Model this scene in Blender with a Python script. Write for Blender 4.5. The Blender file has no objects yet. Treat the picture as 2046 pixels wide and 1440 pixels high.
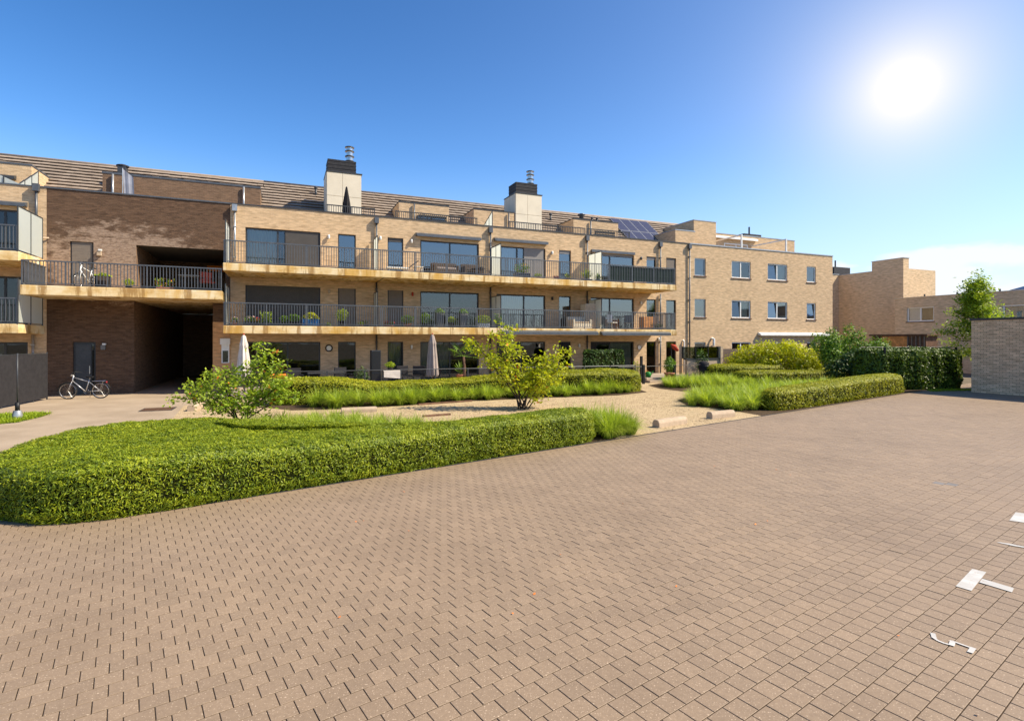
import bpy, bmesh, math, random
import numpy as np
R = math.radians
rng = np.random.default_rng(7)
random.seed(7)
scn = bpy.context.scene
col = scn.collection

# ------------------------------------------------------------------ camera, world, sun, exposure
cd = bpy.data.cameras.new('camera'); cam = bpy.data.objects.new('camera', cd); col.objects.link(cam)
cam.location = (0, 0, 2.4); cam.rotation_euler = (R(90), 0, 0)
cd.sensor_width = 36; cd.lens = 1085 / 2046 * 36; cd.shift_y = -0.0195
cd.clip_start = 0.05; cd.clip_end = 4000
scn.camera = cam
TH = R(22.9)
UX, UY = math.cos(TH), math.sin(TH)          # facade direction u; v points into the building
OX, OY = -12.94, 24.3
SUN_EL = R(45); SA = R(26)
sx = UX * math.cos(SA) + UY * math.sin(SA); sy = UY * math.cos(SA) - UX * math.sin(SA)
sl = bpy.data.lights.new('sun', 'SUN'); sl.energy = 5.0; sl.angle = R(0.53); sl.color = (1, .895, .71)
so = bpy.data.objects.new('sun', sl); col.objects.link(so)
from mathutils import Vector
so.rotation_euler = Vector((sx * math.cos(SUN_EL), sy * math.cos(SUN_EL), math.sin(SUN_EL))).to_track_quat('Z', 'Y').to_euler()
so.location = (20, 0, 30)
scn.view_settings.view_transform = 'Standard'; scn.view_settings.look = 'None'
scn.view_settings.exposure = 0.74; scn.view_settings.gamma = 1
scn.view_settings.use_curve_mapping = False
w = bpy.data.worlds.new('World'); scn.world = w; w.use_nodes = True
nt = w.node_tree; nt.nodes.clear()
def wn(t, **k):
    n = nt.nodes.new(t)
    for a, b in k.items(): setattr(n, a, b)
    return n
def wl(a, b): nt.links.new(a, b)
sky = wn('ShaderNodeTexSky', sky_type='NISHITA', sun_disc=False, sun_elevation=SUN_EL, sun_rotation=math.atan2(sx, sy), air_density=1.0, dust_density=0.5, ozone_density=2.0)
tc = wn('ShaderNodeTexCoord')
hs = wn('ShaderNodeHueSaturation'); hs.inputs['Saturation'].default_value = 1.35; hs.inputs['Hue'].default_value = .507; hs.inputs['Value'].default_value = 1.0
wl(sky.outputs[0], hs.inputs['Color'])
def wmath(op, a, b=None, c=None, clamp=False):
    n = wn('ShaderNodeMath', operation=op, use_clamp=clamp)
    for i, x in enumerate((a, b, c)):
        if x is None: continue
        if isinstance(x, (int, float)): n.inputs[i].default_value = x
        else: wl(x, n.inputs[i])
    return n.outputs[0]
def wdot(d):
    l = math.sqrt(sum(q * q for q in d)); n = wn('ShaderNodeVectorMath', operation='DOT_PRODUCT')
    wl(tc.outputs['Generated'], n.inputs[0]); n.inputs[1].default_value = [q / l for q in d]; return n.outputs['Value']
sxyz = wn('ShaderNodeSeparateXYZ'); wl(tc.outputs['Generated'], sxyz.inputs[0])
def wmr(x, a, b, c, d):
    n = wn('ShaderNodeMapRange', interpolation_type='SMOOTHSTEP'); wl(x, n.inputs[0])
    for i, q in enumerate((a, b, c, d)): n.inputs[i + 1].default_value = q
    return n.outputs[0]
dk_ = wn('ShaderNodeMix', data_type='RGBA', blend_type='MULTIPLY'); dk_.inputs[0].default_value = 1; wl(hs.outputs[0], dk_.inputs[6])
cg = wn('ShaderNodeCombineColor'); dz_ = wmr(sxyz.outputs[2], .08, .6, 1.0, .72)
for i in range(3): wl(dz_, cg.inputs[i])
wl(cg.outputs[0], dk_.inputs[7])
hz = wn('ShaderNodeMix', data_type='RGBA'); wl(wmr(sxyz.outputs[2], 0, .32, .7, 0), hz.inputs[0]); wl(dk_.outputs[2], hz.inputs[6]); hz.inputs[7].default_value = (2.4, 3.0, 3.75, 1)
# low cloud bank
mp = wn('ShaderNodeMapping'); mp.inputs['Scale'].default_value = (1, 1, 2.6); wl(tc.outputs['Generated'], mp.inputs[0])
no = wn('ShaderNodeTexNoise'); no.inputs['Scale'].default_value = 8; no.inputs['Detail'].default_value = 7; no.inputs['Roughness'].default_value = .55
wl(mp.outputs[0], no.inputs['Vector'])
cd_ = wdot((900, 1085, 140))
band = wmr(sxyz.outputs[2], .105, .165, 1, 0)
cbn = wmath('MULTIPLY', wmr(cd_, .950, .996, 0, .24), band)
cm = wmath('ADD', wmath('MULTIPLY', no.outputs[0], wmath('ADD', wmath('MULTIPLY', band, .35), .65)), cbn)
cr_ = wmr(cm, .57, .73, 0, .9)
m1 = wn('ShaderNodeMix', data_type='RGBA'); wl(cr_, m1.inputs[0]); wl(hz.outputs[2], m1.inputs[6]); m1.inputs[7].default_value = (3.95, 4.08, 4.25, 1)
# the bright sun glow seen in the sky
gd = wdot((787, 1085, 505))
ang = wmath('ARCCOSINE', gd)
g1 = wmath('EXPONENT', wmath('MULTIPLY', wmath('POWER', wmath('DIVIDE', ang, .070), 1.0), -1))
g2 = wmath('EXPONENT', wmath('MULTIPLY', wmath('DIVIDE', ang, .33), -1))
gg = wmath('ADD', wmath('MULTIPLY', g1, 1.35), wmath('MULTIPLY', g2, .16), clamp=True)
gc = wn('ShaderNodeMix', data_type='RGBA'); wl(gg, gc.inputs[0]); wl(m1.outputs[2], gc.inputs[6]); gc.inputs[7].default_value = (4.2, 4.12, 4.08, 1)
bg = wn('ShaderNodeBackground'); bg.inputs['Strength'].default_value = 0.15
wo = wn('ShaderNodeOutputWorld'); wl(gc.outputs[2], bg.inputs[0]); wl(bg.outputs[0], wo.inputs[0])

# ------------------------------------------------------------------ materials
MATS = {}
class NT:
    def __init__(s, name):
        s.m = bpy.data.materials.new(name); s.m.use_nodes = True; s.t = s.m.node_tree
        s.b = s.t.nodes['Principled BSDF']; MATS[name] = s.m
    def n(s, t, **k):
        x = s.t.nodes.new(t)
        for a, b in k.items(): setattr(x, a, b)
        return x
    def l(s, a, b): s.t.links.new(a, b)
    def noise(s, vec, scale, detail=4, rough=.55):
        x = s.n('ShaderNodeTexNoise'); x.inputs['Scale'].default_value = scale; x.inputs['Detail'].default_value = detail
        x.inputs['Roughness'].default_value = rough
        if vec is not None: s.l(vec, x.inputs['Vector'])
        return x.outputs[0]
    def obj(s): return s.n('ShaderNodeTexCoord').outputs['Object']
    def pos(s): return s.n('ShaderNodeNewGeometry').outputs['Position']
    def isl(s):
        a = s.n('ShaderNodeNewGeometry').outputs['Random Per Island']; b = s.n('ShaderNodeObjectInfo').outputs['Random']
        return s.math('FRACT', s.math('ADD', a, b))
    def math(s, op, a, b=None, c=None, clamp=False):
        x = s.n('ShaderNodeMath', operation=op, use_clamp=clamp)
        for i, q in enumerate((a, b, c)):
            if q is None: continue
            if isinstance(q, (int, float)): x.inputs[i].default_value = q
            else: s.l(q, x.inputs[i])
        return x.outputs[0]
    def ramp(s, fac, stops):
        x = s.n('ShaderNodeValToRGB'); e = x.color_ramp.elements
        while len(e) < len(stops): e.new(0)
        for q, (p, c) in zip(e, stops): q.position = p; q.color = (*c, 1)
        s.l(fac, x.inputs[0]); return x.outputs[0]
    def mix(s, fac, a, b, mode='MIX'):
        x = s.n('ShaderNodeMix', data_type='RGBA', blend_type=mode)
        for i, q in ((0, fac), (6, a), (7, b)):
            if isinstance(q, (int, float)): x.inputs[i].default_value = q
            elif isinstance(q, tuple): x.inputs[i].default_value = (*q, 1)
            else: s.l(q, x.inputs[i])
        return x.outputs[2]
    def mapr(s, v, a, b, c=0., d=1., sm=True):
        x = s.n('ShaderNodeMapRange', interpolation_type='SMOOTHSTEP' if sm else 'LINEAR'); s.l(v, x.inputs[0])
        for i, q in enumerate((a, b, c, d)): x.inputs[i + 1].default_value = q
        return x.outputs[0]
    def scale(s, vec, sc):
        x = s.n('ShaderNodeMapping'); x.inputs['Scale'].default_value = sc; s.l(vec, x.inputs[0]); return x.outputs[0]
    def bump(s, h, strength=.4, dist=.01):
        x = s.n('ShaderNodeBump'); x.inputs['Strength'].default_value = strength; x.inputs['Distance'].default_value = dist
        s.l(h, x.inputs['Height']); s.l(x.outputs[0], s.b.inputs['Normal'])
    def col(s, c):
        if isinstance(c, tuple): s.b.inputs['Base Color'].default_value = (*c, 1)
        else: s.l(c, s.b.inputs['Base Color'])
    def rough(s, r, spec=.3, metal=0.):
        s.b.inputs['Roughness'].default_value = r; s.b.inputs['Specular IOR Level'].default_value = spec; s.b.inputs['Metallic'].default_value = metal

def plain(name, c, r=.6, spec=.3, metal=0., var=.12, scale=6., bump=0):
    k = NT(name); v = k.noise(k.obj(), scale, 5)
    k.col(k.mix(k.mapr(v, .3, .7), tuple(x * (1 - var) for x in c), tuple(min(1, x * (1 + var)) for x in c)))
    k.rough(r, spec, metal)
    if bump: k.bump(k.noise(k.obj(), scale * 8, 3), bump, .005)
    return k.m
def brick(name, c1, c2, mortar, stain=.18, bw=.215, bh=.07, efflor=None):
    k = NT(name); o = k.obj(); sp = k.n('ShaderNodeSeparateXYZ'); k.l(o, sp.inputs[0])
    cv = k.n('ShaderNodeCombineXYZ'); k.l(k.math('ADD', sp.outputs[0], sp.outputs[1]), cv.inputs[0]); k.l(sp.outputs[2], cv.inputs[1])
    b = k.n('ShaderNodeTexBrick'); b.offset = .5
    b.inputs['Scale'].default_value = 1; b.inputs['Brick Width'].default_value = bw; b.inputs['Row Height'].default_value = bh
    b.inputs['Mortar Size'].default_value = .007; b.inputs['Mortar Smooth'].default_value = .2; b.inputs['Bias'].default_value = 0
    b.inputs['Color1'].default_value = (*c1, 1); b.inputs['Color2'].default_value = (*c2, 1); b.inputs['Mortar'].default_value = (*mortar, 1)
    k.l(cv.outputs[0], b.inputs['Vector'])
    # per-course streakiness and broad weathering
    st = k.noise(k.scale(cv.outputs[0], (2.2, 11, 1)), 1.0, 5, .6)
    c = k.mix(1.0, b.outputs[0], k.ramp(st, [(.3, (.74, .73, .72)), (.5, (1, 1, 1)), (.72, (1.22, 1.2, 1.16))]), 'MULTIPLY')
    br = k.noise(k.scale(cv.outputs[0], (.5, .6, 1)), 1.0, 4)
    c = k.mix(stain, c, k.ramp(br, [(.3, (.45, .42, .38)), (.7, (1, .98, .95))]), 'MULTIPLY')
    if efflor:
        # pale salt bloom: ragged patch with a shape of its own over the lower left of the wall
        dx = k.math('DIVIDE', k.math('SUBTRACT', sp.outputs[0], efflor[0]), efflor[2]); dz = k.math('DIVIDE', k.math('SUBTRACT', sp.outputs[2], efflor[1]), efflor[3])
        d = k.math('SQRT', k.math('ADD', k.math('MULTIPLY', dx, dx), k.math('MULTIPLY', dz, dz)))
        n2 = k.noise(k.scale(cv.outputs[0], (1.1, 2.2, 1)), 1.2, 8, .7)
        f = k.math('ADD', k.math('SUBTRACT', 1.42, d), k.math('MULTIPLY', k.math('SUBTRACT', n2, .5), 2.6))
        n3 = k.noise(k.scale(cv.outputs[0], (5, 14, 1)), 1.0, 5, .7)
        f2 = k.math('MULTIPLY', k.mapr(f, .3, .75), k.mapr(n3, .3, .62, .25, 1))
        c = k.mix(k.math('MULTIPLY', f2, .85), c, (.40, .285, .205))
    k.col(c); k.rough(.85, .15)
    k.bump(k.math('ADD', b.outputs['Fac'], k.math('MULTIPLY', st, -1.2)), .5, .012)
    return k.m
brick('brick_beige', (.68, .48, .29), (.54, .37, .215), (.61, .455, .29))
brick('brick_dark', (.15, .088, .054), (.095, .056, .035), (.13, .082, .056), efflor=(3.0, 5.9, 3.6, 1.75))
brick('brick_dark2', (.22, .135, .085), (.16, .10, .065), (.22, .15, .10))
brick('brick_orange', (.75, .40, .19), (.65, .34, .15), (.6, .4, .22))
brick('brick_beige_lifted', (.74, .56, .36), (.60, .44, .27), (.66, .51, .34))  # beige brick lightened in colour to offset the shade on the wings
brick('brick_garage', (.95, .66, .42), (.72, .47, .29), (.34, .22, .13), bw=.24, bh=.085)
def slabmat():
    k = NT('concrete_stained'); o = k.obj(); sp = k.n('ShaderNodeSeparateXYZ'); k.l(o, sp.inputs[0])
    bl = k.noise(k.scale(o, (1.1, 1, 2.0)), 1.0, 7, .65); dr = k.noise(k.scale(o, (2.6, 1.5, .35)), 1.0, 6, .68); d2 = k.noise(k.scale(o, (1.2, 1, .3)), 1.0, 4, .6)
    c = k.ramp(bl, [(.30, (.52, .31, .10)), (.42, (.68, .47, .21)), (.54, (.76, .58, .32)), (.7, (.80, .68, .46))])
    c = k.mix(k.mapr(dr, .50, .60, 0, .85), c, (.33, .18, .055)); c = k.mix(k.mapr(d2, .52, .64, 0, .7), c, (.60, .34, .07)); c = k.mix(k.mapr(dr, .42, .3, 0, .4), c, (.76, .66, .48))
    k.col(c); k.rough(.85, .15); k.bump(k.noise(o, 30, 5), .3, .006)
slabmat()
def roofmat():
    k = NT('roof_tile'); o = k.obj(); i = k.isl()
    c = k.ramp(i, [(0, (.25, .195, .15)), (.5, (.285, .225, .175)), (1, (.32, .255, .20))])
    n = k.noise(o, 2.5, 6); c = k.mix(k.mapr(n, .45, .75, 0, .5), c, (.2, .15, .11))
    k.col(c); k.rough(.85, .2); k.bump(k.noise(o, 40, 4), .4, .01)
roofmat()
def pavermat():
    k = NT('paver'); i = k.isl(); p = k.pos()
    c = k.ramp(i, [(0, (.248, .177, .117)), (.35, (.265, .189, .125)), (.7, (.273, .194, .127)), (1, (.293, .209, .138))])
    n = k.noise(p, 26, 6, .7); c = k.mix(k.mapr(n, .35, .7, 0, .38), c, (.165, .115, .075))
    sp = k.noise(p, 75, 2, .5); c = k.mix(k.mapr(sp, .62, .70, 0, .8), c, (.56, .43, .31))
    b = k.noise(p, .5, 7, .65); c = k.mix(1., c, k.ramp(b, [(.32, (.88, .87, .85)), (.5, (1, 1, .99)), (.7, (1.08, 1.07, 1.04))]), 'MULTIPLY')
    d_ = k.noise(k.scale(p, (1.6, .35, 1)), 1.0, 6, .7); c = k.mix(k.mapr(d_, .60, .75, 0, .35), c, (.13, .095, .07))
    k.col(c); k.rough(.6, .35); k.bump(k.noise(p, 160, 4), .12, .004)
pavermat()
plain('paver_grey', (.19, .175, .165), .7)
plain('joint_sand', (.05, .034, .023), .95, .1, var=.35, scale=20)
def gravelmat():
    k = NT('gravel'); p = k.pos()
    v = k.n('ShaderNodeTexVoronoi'); v.inputs['Scale'].default_value = 42; k.l(p, v.inputs['Vector'])
    sp = k.n('ShaderNodeSeparateColor'); k.l(v.outputs['Color'], sp.inputs[0])
    c = k.ramp(sp.outputs[0], [(0, (.33, .235, .13)), (.5, (.45, .335, .19)), (1, (.58, .45, .28))])
    n = k.noise(p, 1.3, 6, .65); c = k.mix(k.mapr(n, .45, .72, 0, .5), c, (.28, .19, .11))
    k.col(c); k.rough(.9, .15); k.bump(k.math('ADD', v.outputs['Distance'], k.noise(p, 6, 4)), .7, .02)
gravelmat()
def roadmat():
    k = NT('road_concrete'); p = k.pos(); n = k.noise(p, .7, 7, .6); n2 = k.noise(p, 60, 3)
    c = k.ramp(n, [(.3, (.29, .22, .15)), (.55, (.37, .285, .20)), (.75, (.43, .34, .245))])
    c = k.mix(k.mapr(n2, .4, .7, 0, .25), c, (.22, .17, .13)); k.col(c); k.rough(.85, .2); k.bump(n2, .2, .004)
roadmat()
plain('soil', (.075, .05, .03), .95, .1, var=.4, scale=14, bump=.6)
plain('ground_dirt', (.16, .13, .09), .95, .1, var=.3, scale=.6)
plain('lawn_soil', (.10, .16, .03), .95, .1, var=.3, scale=3)
def paintmat():
    k = NT('paint_white'); p = k.pos(); n = k.noise(p, 22, 6, .7); n2 = k.noise(p, 5, 4)
    c = k.mix(k.mapr(n2, .4, .7), (.44, .42, .39), (.56, .54, .51)); k.col(k.mix(k.mapr(n, .60, .68, 0, .9), c, (.28, .2, .135))); k.rough(.65, .25)
paintmat()
plain('metal_dark', (.055, .058, .062), .45, .4, .3)
plain('metal_grey', (.115, .12, .128), .42, .45, .4)
plain('metal_light', (.42, .42, .41), .35, .5, .6)
plain('metal_steel', (.62, .58, .52), .22, .5, .95)
plain('black', (.014, .014, .015), .5, .3)
plain('cap_black', (.028, .027, .03), .7, .3, var=.3, bump=.5)
plain('panel_cream', (.72, .63, .48), .65, .25, var=.05, scale=1.5)
plain('white', (.78, .77, .73), .5, .3, var=.05)
plain('white_frame', (.80, .79, .75), .4, .4, var=.04)
def frosted():
    k = NT('screen_glass'); k.col((.70, .74, .68)); k.rough(.3, .4); tl = k.n('ShaderNodeBsdfTranslucent'); tl.inputs['Color'].default_value = (.74, .78, .70, 1)
    mx = k.n('ShaderNodeMixShader'); mx.inputs[0].default_value = .5; k.l(k.b.outputs[0], mx.inputs[1]); k.l(tl.outputs[0], mx.inputs[2]); k.l(mx.outputs[0], k.t.nodes['Material Output'].inputs['Surface'])
frosted()
plain('frame_dark', (.035, .036, .038), .4, .4)
plain('shutter_dark', (.075, .068, .062), .6, .3, var=.06)
plain('shutter_taupe', (.19, .155, .125), .6, .3, var=.05)
plain('shutter_grey', (.22, .21, .205), .6, .3, var=.05)
plain('curtain', (.42, .44, .43), .9, .1, var=.06, scale=3)
plain('blind_lilac', (.52, .52, .58), .7, .2, var=.05)
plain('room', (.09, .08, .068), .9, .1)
plain('terracotta', (.42, .17, .09), .8, .2)
plain('pot_blue', (.03, .17, .42), .4, .5)
plain('pot_grey', (.16, .16, .155), .7, .3)
plain('pot_white', (.72, .70, .66), .6, .3)
plain('wood_orange', (.70, .30, .09), .6, .3, var=.3, scale=4)
plain('wood_dark', (.14, .075, .045), .7, .2, var=.3, scale=5)
plain('wicker', (.10, .072, .052), .8, .2, var=.4, scale=40)
plain('fabric_white', (.62, .55, .48), .9, .1, var=.1, scale=3)
plain('fabric_grey', (.33, .27, .235), .9, .1, var=.1, scale=3)
plain('fabric_slate', (.30, .31, .36), .9, .1, var=.15, scale=2)
plain('fabric_dark', (.03, .028, .03), .9, .1)
plain('fabric_red', (.40, .06, .035), .9, .1)
plain('fabric_orange', (.72, .22, .03), .9, .1)
plain('green_mesh', (.02, .042, .028), .8, .15, var=.3, scale=12)
plain('bark', (.075, .052, .038), .9, .15, var=.3, scale=15, bump=.6)
plain('stone', (.44, .335, .235), .8, .2, var=.1, scale=8, bump=.3)
plain('stone_terrace', (.34, .28, .22), .8, .2, var=.12, scale=3)
plain('petal_red', (.5, .04, .05), .7); plain('petal_pink', (.75, .45, .42), .7); plain('petal_orange', (.75, .20, .03), .7)
plain('rubber', (.02, .02, .02), .7); plain('chrome', (.55, .55, .56), .25, .5, .9); plain('bike_silver', (.50, .50, .51), .3, .5, .6)
plain('plastic_lime', (.38, .50, .03), .5); plain('plastic_green', (.03, .22, .03), .5); plain('brown_panel', (.13, .09, .075), .6, .3, var=.08)
def panelmat():
    k = NT('solar_cell'); o = k.obj()
    k.col((.055, .05, .07)); k.rough(.18, .6)
panelmat()
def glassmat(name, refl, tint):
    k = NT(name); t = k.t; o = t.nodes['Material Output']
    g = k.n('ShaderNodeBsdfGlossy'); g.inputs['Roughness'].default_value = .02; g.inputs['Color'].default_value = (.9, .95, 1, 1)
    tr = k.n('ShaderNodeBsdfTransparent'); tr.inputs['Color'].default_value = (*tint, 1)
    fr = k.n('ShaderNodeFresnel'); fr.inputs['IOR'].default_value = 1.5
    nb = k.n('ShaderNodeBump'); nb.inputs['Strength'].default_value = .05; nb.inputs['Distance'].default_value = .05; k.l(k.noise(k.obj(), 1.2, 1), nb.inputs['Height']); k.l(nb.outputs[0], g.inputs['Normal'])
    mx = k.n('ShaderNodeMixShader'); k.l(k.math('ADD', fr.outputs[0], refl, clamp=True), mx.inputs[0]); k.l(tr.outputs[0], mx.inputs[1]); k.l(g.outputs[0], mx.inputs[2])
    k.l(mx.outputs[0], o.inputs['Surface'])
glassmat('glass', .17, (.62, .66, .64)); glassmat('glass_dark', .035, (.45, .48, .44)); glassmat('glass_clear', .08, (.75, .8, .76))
def leaf(name, stops, trans=.35, rough=.5, nscale=1.4):
    k = NT(name); t = k.t; i = k.isl(); p = k.pos(); n = k.noise(p, nscale, 4, .6)
    f = k.math('ADD', k.math('MULTIPLY', i, .5), k.math('MULTIPLY', n, .62)); c = k.ramp(f, stops); k.col(c); k.rough(rough, .35)
    tl = k.n('ShaderNodeBsdfTranslucent'); k.l(k.mix(1., c, (1.25, 1.25, .55), 'MULTIPLY'), tl.inputs['Color'])
    mx = k.n('ShaderNodeMixShader'); mx.inputs[0].default_value = trans; k.l(k.b.outputs[0], mx.inputs[1]); k.l(tl.outputs[0], mx.inputs[2])
    k.l(mx.outputs[0], t.nodes['Material Output'].inputs['Surface'])
leaf('leaf_hedge', [(.1, (.03, .06, .004)), (.4, (.13, .19, .007)), (.7, (.29, .34, .011)), (1, (.50, .49, .025))], 0.2)
leaf('leaf_hedge_yellow', [(.1, (.07, .09, .005)), (.4, (.22, .25, .008)), (.7, (.42, .41, .012)), (1, (.60, .53, .03))], 0.22)
leaf('leaf_dark', [(.1, (.012, .032, .006)), (.5, (.04, .085, .012)), (.85, (.10, .16, .02)), (1, (.20, .25, .03))], .2)
leaf('leaf_tree', [(.1, (.09, .15, .012)), (.45, (.24, .34, .025)), (.8, (.42, .50, .05)), (1, (.55, .58, .12))], .4)
leaf('leaf_tree_yellow', [(.1, (.12, .17, .010)), (.45, (.34, .40, .015)), (.8, (.54, .54, .02)), (1, (.68, .58, .04))], .42)
leaf('leaf_yellow', [(.1, (.15, .18, .006)), (.45, (.38, .41, .01)), (.8, (.56, .56, .02)), (1, (.66, .60, .05))], .42)
leaf('leaf_mid', [(.1, (.016, .038, .005)), (.45, (.06, .105, .010)), (.8, (.14, .20, .018)), (1, (.28, .32, .03))], .25)
leaf('leaf_green', [(.1, (0.045, 0.101, 0.012)), (.5, (0.120, 0.230, 0.022)), (.85, (0.225, 0.338, 0.036)), (1, (0.390, 0.446, 0.060))], .35)
leaf('leaf_grass', [(.1, (.12, .19, .016)), (.45, (.28, .38, .035)), (.8, (.45, .52, .07)), (1, (.60, .60, .18))], .45, .45)
leaf('leaf_lime', [(.1, (.10, .18, .01)), (.5, (.26, .36, .015)), (.85, (.42, .48, .03)), (1, (.5, .5, .08))], .4)

# ------------------------------------------------------------------ helpers
def W(u, v): return OX + u * UX - v * UY, OY + u * UY + v * UX
def tag(o, label=None, cat=None, group=None, kind=None):
    if label: o['label'] = label
    if cat: o['category'] = cat
    if group: o['group'] = group
    if kind: o['kind'] = kind
    return o
def thing(name, label, cat, loc, rz=0., group=None):
    o = bpy.data.objects.new(name, None); col.objects.link(o); o.empty_display_size = .2
    o.location = loc; o.rotation_euler = (0, 0, rz); return tag(o, label, cat, group)
OFF = {}
def block(name, label, cat, u0, v0, group=None):       # a building, empty at its base, children in facade coordinates
    x, y = W(u0, v0); o = thing(name, label, cat, (x, y, 0), TH, group); OFF[o.name] = (u0, v0); return o
def uvthing(name, label, cat, u, v, z=0., rz=0., group=None):
    x, y = W(u, v); return thing(name, label, cat, (x, y, z), TH + rz, group)
def root(o):
    while o.parent: o = o.parent
    return o
def link_mesh(name, me, mat, parent=None):
    o = bpy.data.objects.new(name, me); col.objects.link(o)
    if mat and not me.materials: me.materials.append(MATS[mat])
    if parent: o.parent = parent
    return o
class MB:
    def __init__(s): s.v = []; s.f = []
    def add(s, vs, fs):
        n = len(s.v); s.v += [tuple(p) for p in vs]; s.f += [tuple(i + n for i in q) for q in fs]; return s
    def box(s, x0, y0, z0, x1, y1, z1, ch=0.):
        if ch:
            bm = bmesh.new(); bmesh.ops.create_cube(bm, size=1)
            for q in bm.verts: q.co = ((x0 + x1) / 2 + q.co.x * (x1 - x0), (y0 + y1) / 2 + q.co.y * (y1 - y0), (z0 + z1) / 2 + q.co.z * (z1 - z0))
            bmesh.ops.bevel(bm, geom=bm.edges[:], offset=ch, segments=1, affect='EDGES')
            bm.verts.index_update(); s.add([q.co[:] for q in bm.verts], [[p.index for p in f.verts] for f in bm.faces]); bm.free(); return s
        return s.add([(x0, y0, z0), (x1, y0, z0), (x1, y1, z0), (x0, y1, z0), (x0, y0, z1), (x1, y0, z1), (x1, y1, z1), (x0, y1, z1)],
                     [(0, 3, 2, 1), (4, 5, 6, 7), (0, 1, 5, 4), (1, 2, 6, 5), (2, 3, 7, 6), (3, 0, 4, 7)])
    def quad(s, a, b, c, d): return s.add([a, b, c, d], [(0, 1, 2, 3)])
    def prism(s, poly, z0, z1):
        n = len(poly)
        return s.add([(x, y, z0) for x, y in poly] + [(x, y, z1) for x, y in poly], [tuple(range(n))[::-1], tuple(range(n, 2 * n))] + [(i, (i + 1) % n, n + (i + 1) % n, n + i) for i in range(n)])
    def sideprism(s, poly, x0, x1):                     # poly in (y,z), extruded along x
        n = len(poly)
        return s.add([(x0, y, z) for y, z in poly] + [(x1, y, z) for y, z in poly], [tuple(range(n)), tuple(range(n, 2 * n))[::-1]] + [(i, n + i, n + (i + 1) % n, (i + 1) % n) for i in range(n)])
    def tube(s, path, r, n=8, cap=True):
        path = [Vector(p) for p in path]; rs = r if isinstance(r, (list, tuple)) else [r] * len(path); rings = []
        for i, p in enumerate(path):
            d = (path[min(i + 1, len(path) - 1)] - path[max(i - 1, 0)]).normalized()
            a = d.cross(Vector((0, 0, 1)) if abs(d.z) < .9 else Vector((1, 0, 0))).normalized(); b = d.cross(a)
            rings.append([p + (a * math.cos(t * 2 * math.pi / n) + b * math.sin(t * 2 * math.pi / n)) * rs[i] for t in range(n)])
        vs = [q for rg in rings for q in rg]; fs = [(i * n + t, i * n + (t + 1) % n, (i + 1) * n + (t + 1) % n, (i + 1) * n + t) for i in range(len(path) - 1) for t in range(n)]
        if cap: fs += [tuple(range(n))[::-1], tuple(range(len(vs) - n, len(vs)))]
        return s.add(vs, fs)
    def lathe(s, prof, n=16, c=(0, 0), pleat=0., k=8):
        vs = []
        for r, z in prof:
            for t in range(n):
                a = 2 * math.pi * t / n; q = r * (1 + pleat * math.cos(k * a)); vs.append((c[0] + q * math.cos(a), c[1] + q * math.sin(a), z))
        m = len(prof)
        return s.add(vs, [(i * n + t, i * n + (t + 1) % n, (i + 1) * n + (t + 1) % n, (i + 1) * n + t) for i in range(m - 1) for t in range(n)] + [tuple(range(n))[::-1], tuple(range((m - 1) * n, m * n))])
    def torus(s, c, R_, r, axis='y', n=28, k=6):
        vs = []
        for i in range(n):
            a = 2 * math.pi * i / n
            for j in range(k):
                b = 2 * math.pi * j / k; q = R_ + r * math.cos(b); h = r * math.sin(b)
                p = (q * math.cos(a), h, q * math.sin(a)) if axis == 'y' else (q * math.cos(a), q * math.sin(a), h)
                vs.append((c[0] + p[0], c[1] + p[1], c[2] + p[2]))
        return s.add(vs, [(i * k + j, ((i + 1) % n) * k + j, ((i + 1) % n) * k + (j + 1) % k, i * k + (j + 1) % k) for i in range(n) for j in range(k)])
    def mesh(s, name, off=(0, 0)):
        me = bpy.data.meshes.new(name); me.from_pydata([(x - off[0], y - off[1], z) for x, y, z in s.v], [], s.f); me.update(); return me
    def build(s, name, mat, parent=None, smooth=False):
        off = OFF.get(root(parent).name, (0, 0)) if parent else (0, 0)
        me = s.mesh(name, off)
        if smooth: me.polygons.foreach_set('use_smooth', [True] * len(me.polygons))
        return link_mesh(name, me, mat, parent)
def B(*a, ch=0.): return MB().box(*a, ch=ch)
def npmesh(name, co, quads, mat, parent=None):
    me = bpy.data.meshes.new(name); k = quads.shape[1]
    me.vertices.add(len(co)); me.vertices.foreach_set('co', co.astype(np.float32).ravel())
    me.loops.add(quads.size); me.loops.foreach_set('vertex_index', quads.astype(np.int32).ravel())
    me.polygons.add(len(quads)); me.polygons.foreach_set('loop_start', np.arange(0, quads.size, k, dtype=np.int32))
    me.polygons.foreach_set('use_smooth', np.zeros(len(quads), bool)); me.update(calc_edges=True); me.validate(); return link_mesh(name, me, mat, parent)
def norm(a): return a / np.maximum(np.linalg.norm(a, axis=1, keepdims=True), 1e-9)
def leaves(name, p, nrm, L, Wd, mat, parent=None, tilt=.5):
    n = len(p); nn = norm(nrm + rng.normal(0, 1, (n, 3)) * tilt); t = norm(np.cross(nn, rng.normal(0, 1, (n, 3)))); b = np.cross(nn, t)
    l = (L * rng.uniform(.65, 1.3, (n, 1))) / 2; wd = (Wd * rng.uniform(.7, 1.3, (n, 1))) / 2
    fold = nn * l * .25
    co = np.stack([p - t * l, p + b * wd - t * l * .15 - fold * .4, p + t * l - fold, p - b * wd - t * l * .15 - fold * .4], 1).reshape(-1, 3)
    return npmesh(name, co, np.arange(4 * n).reshape(-1, 4), mat, parent)
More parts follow.
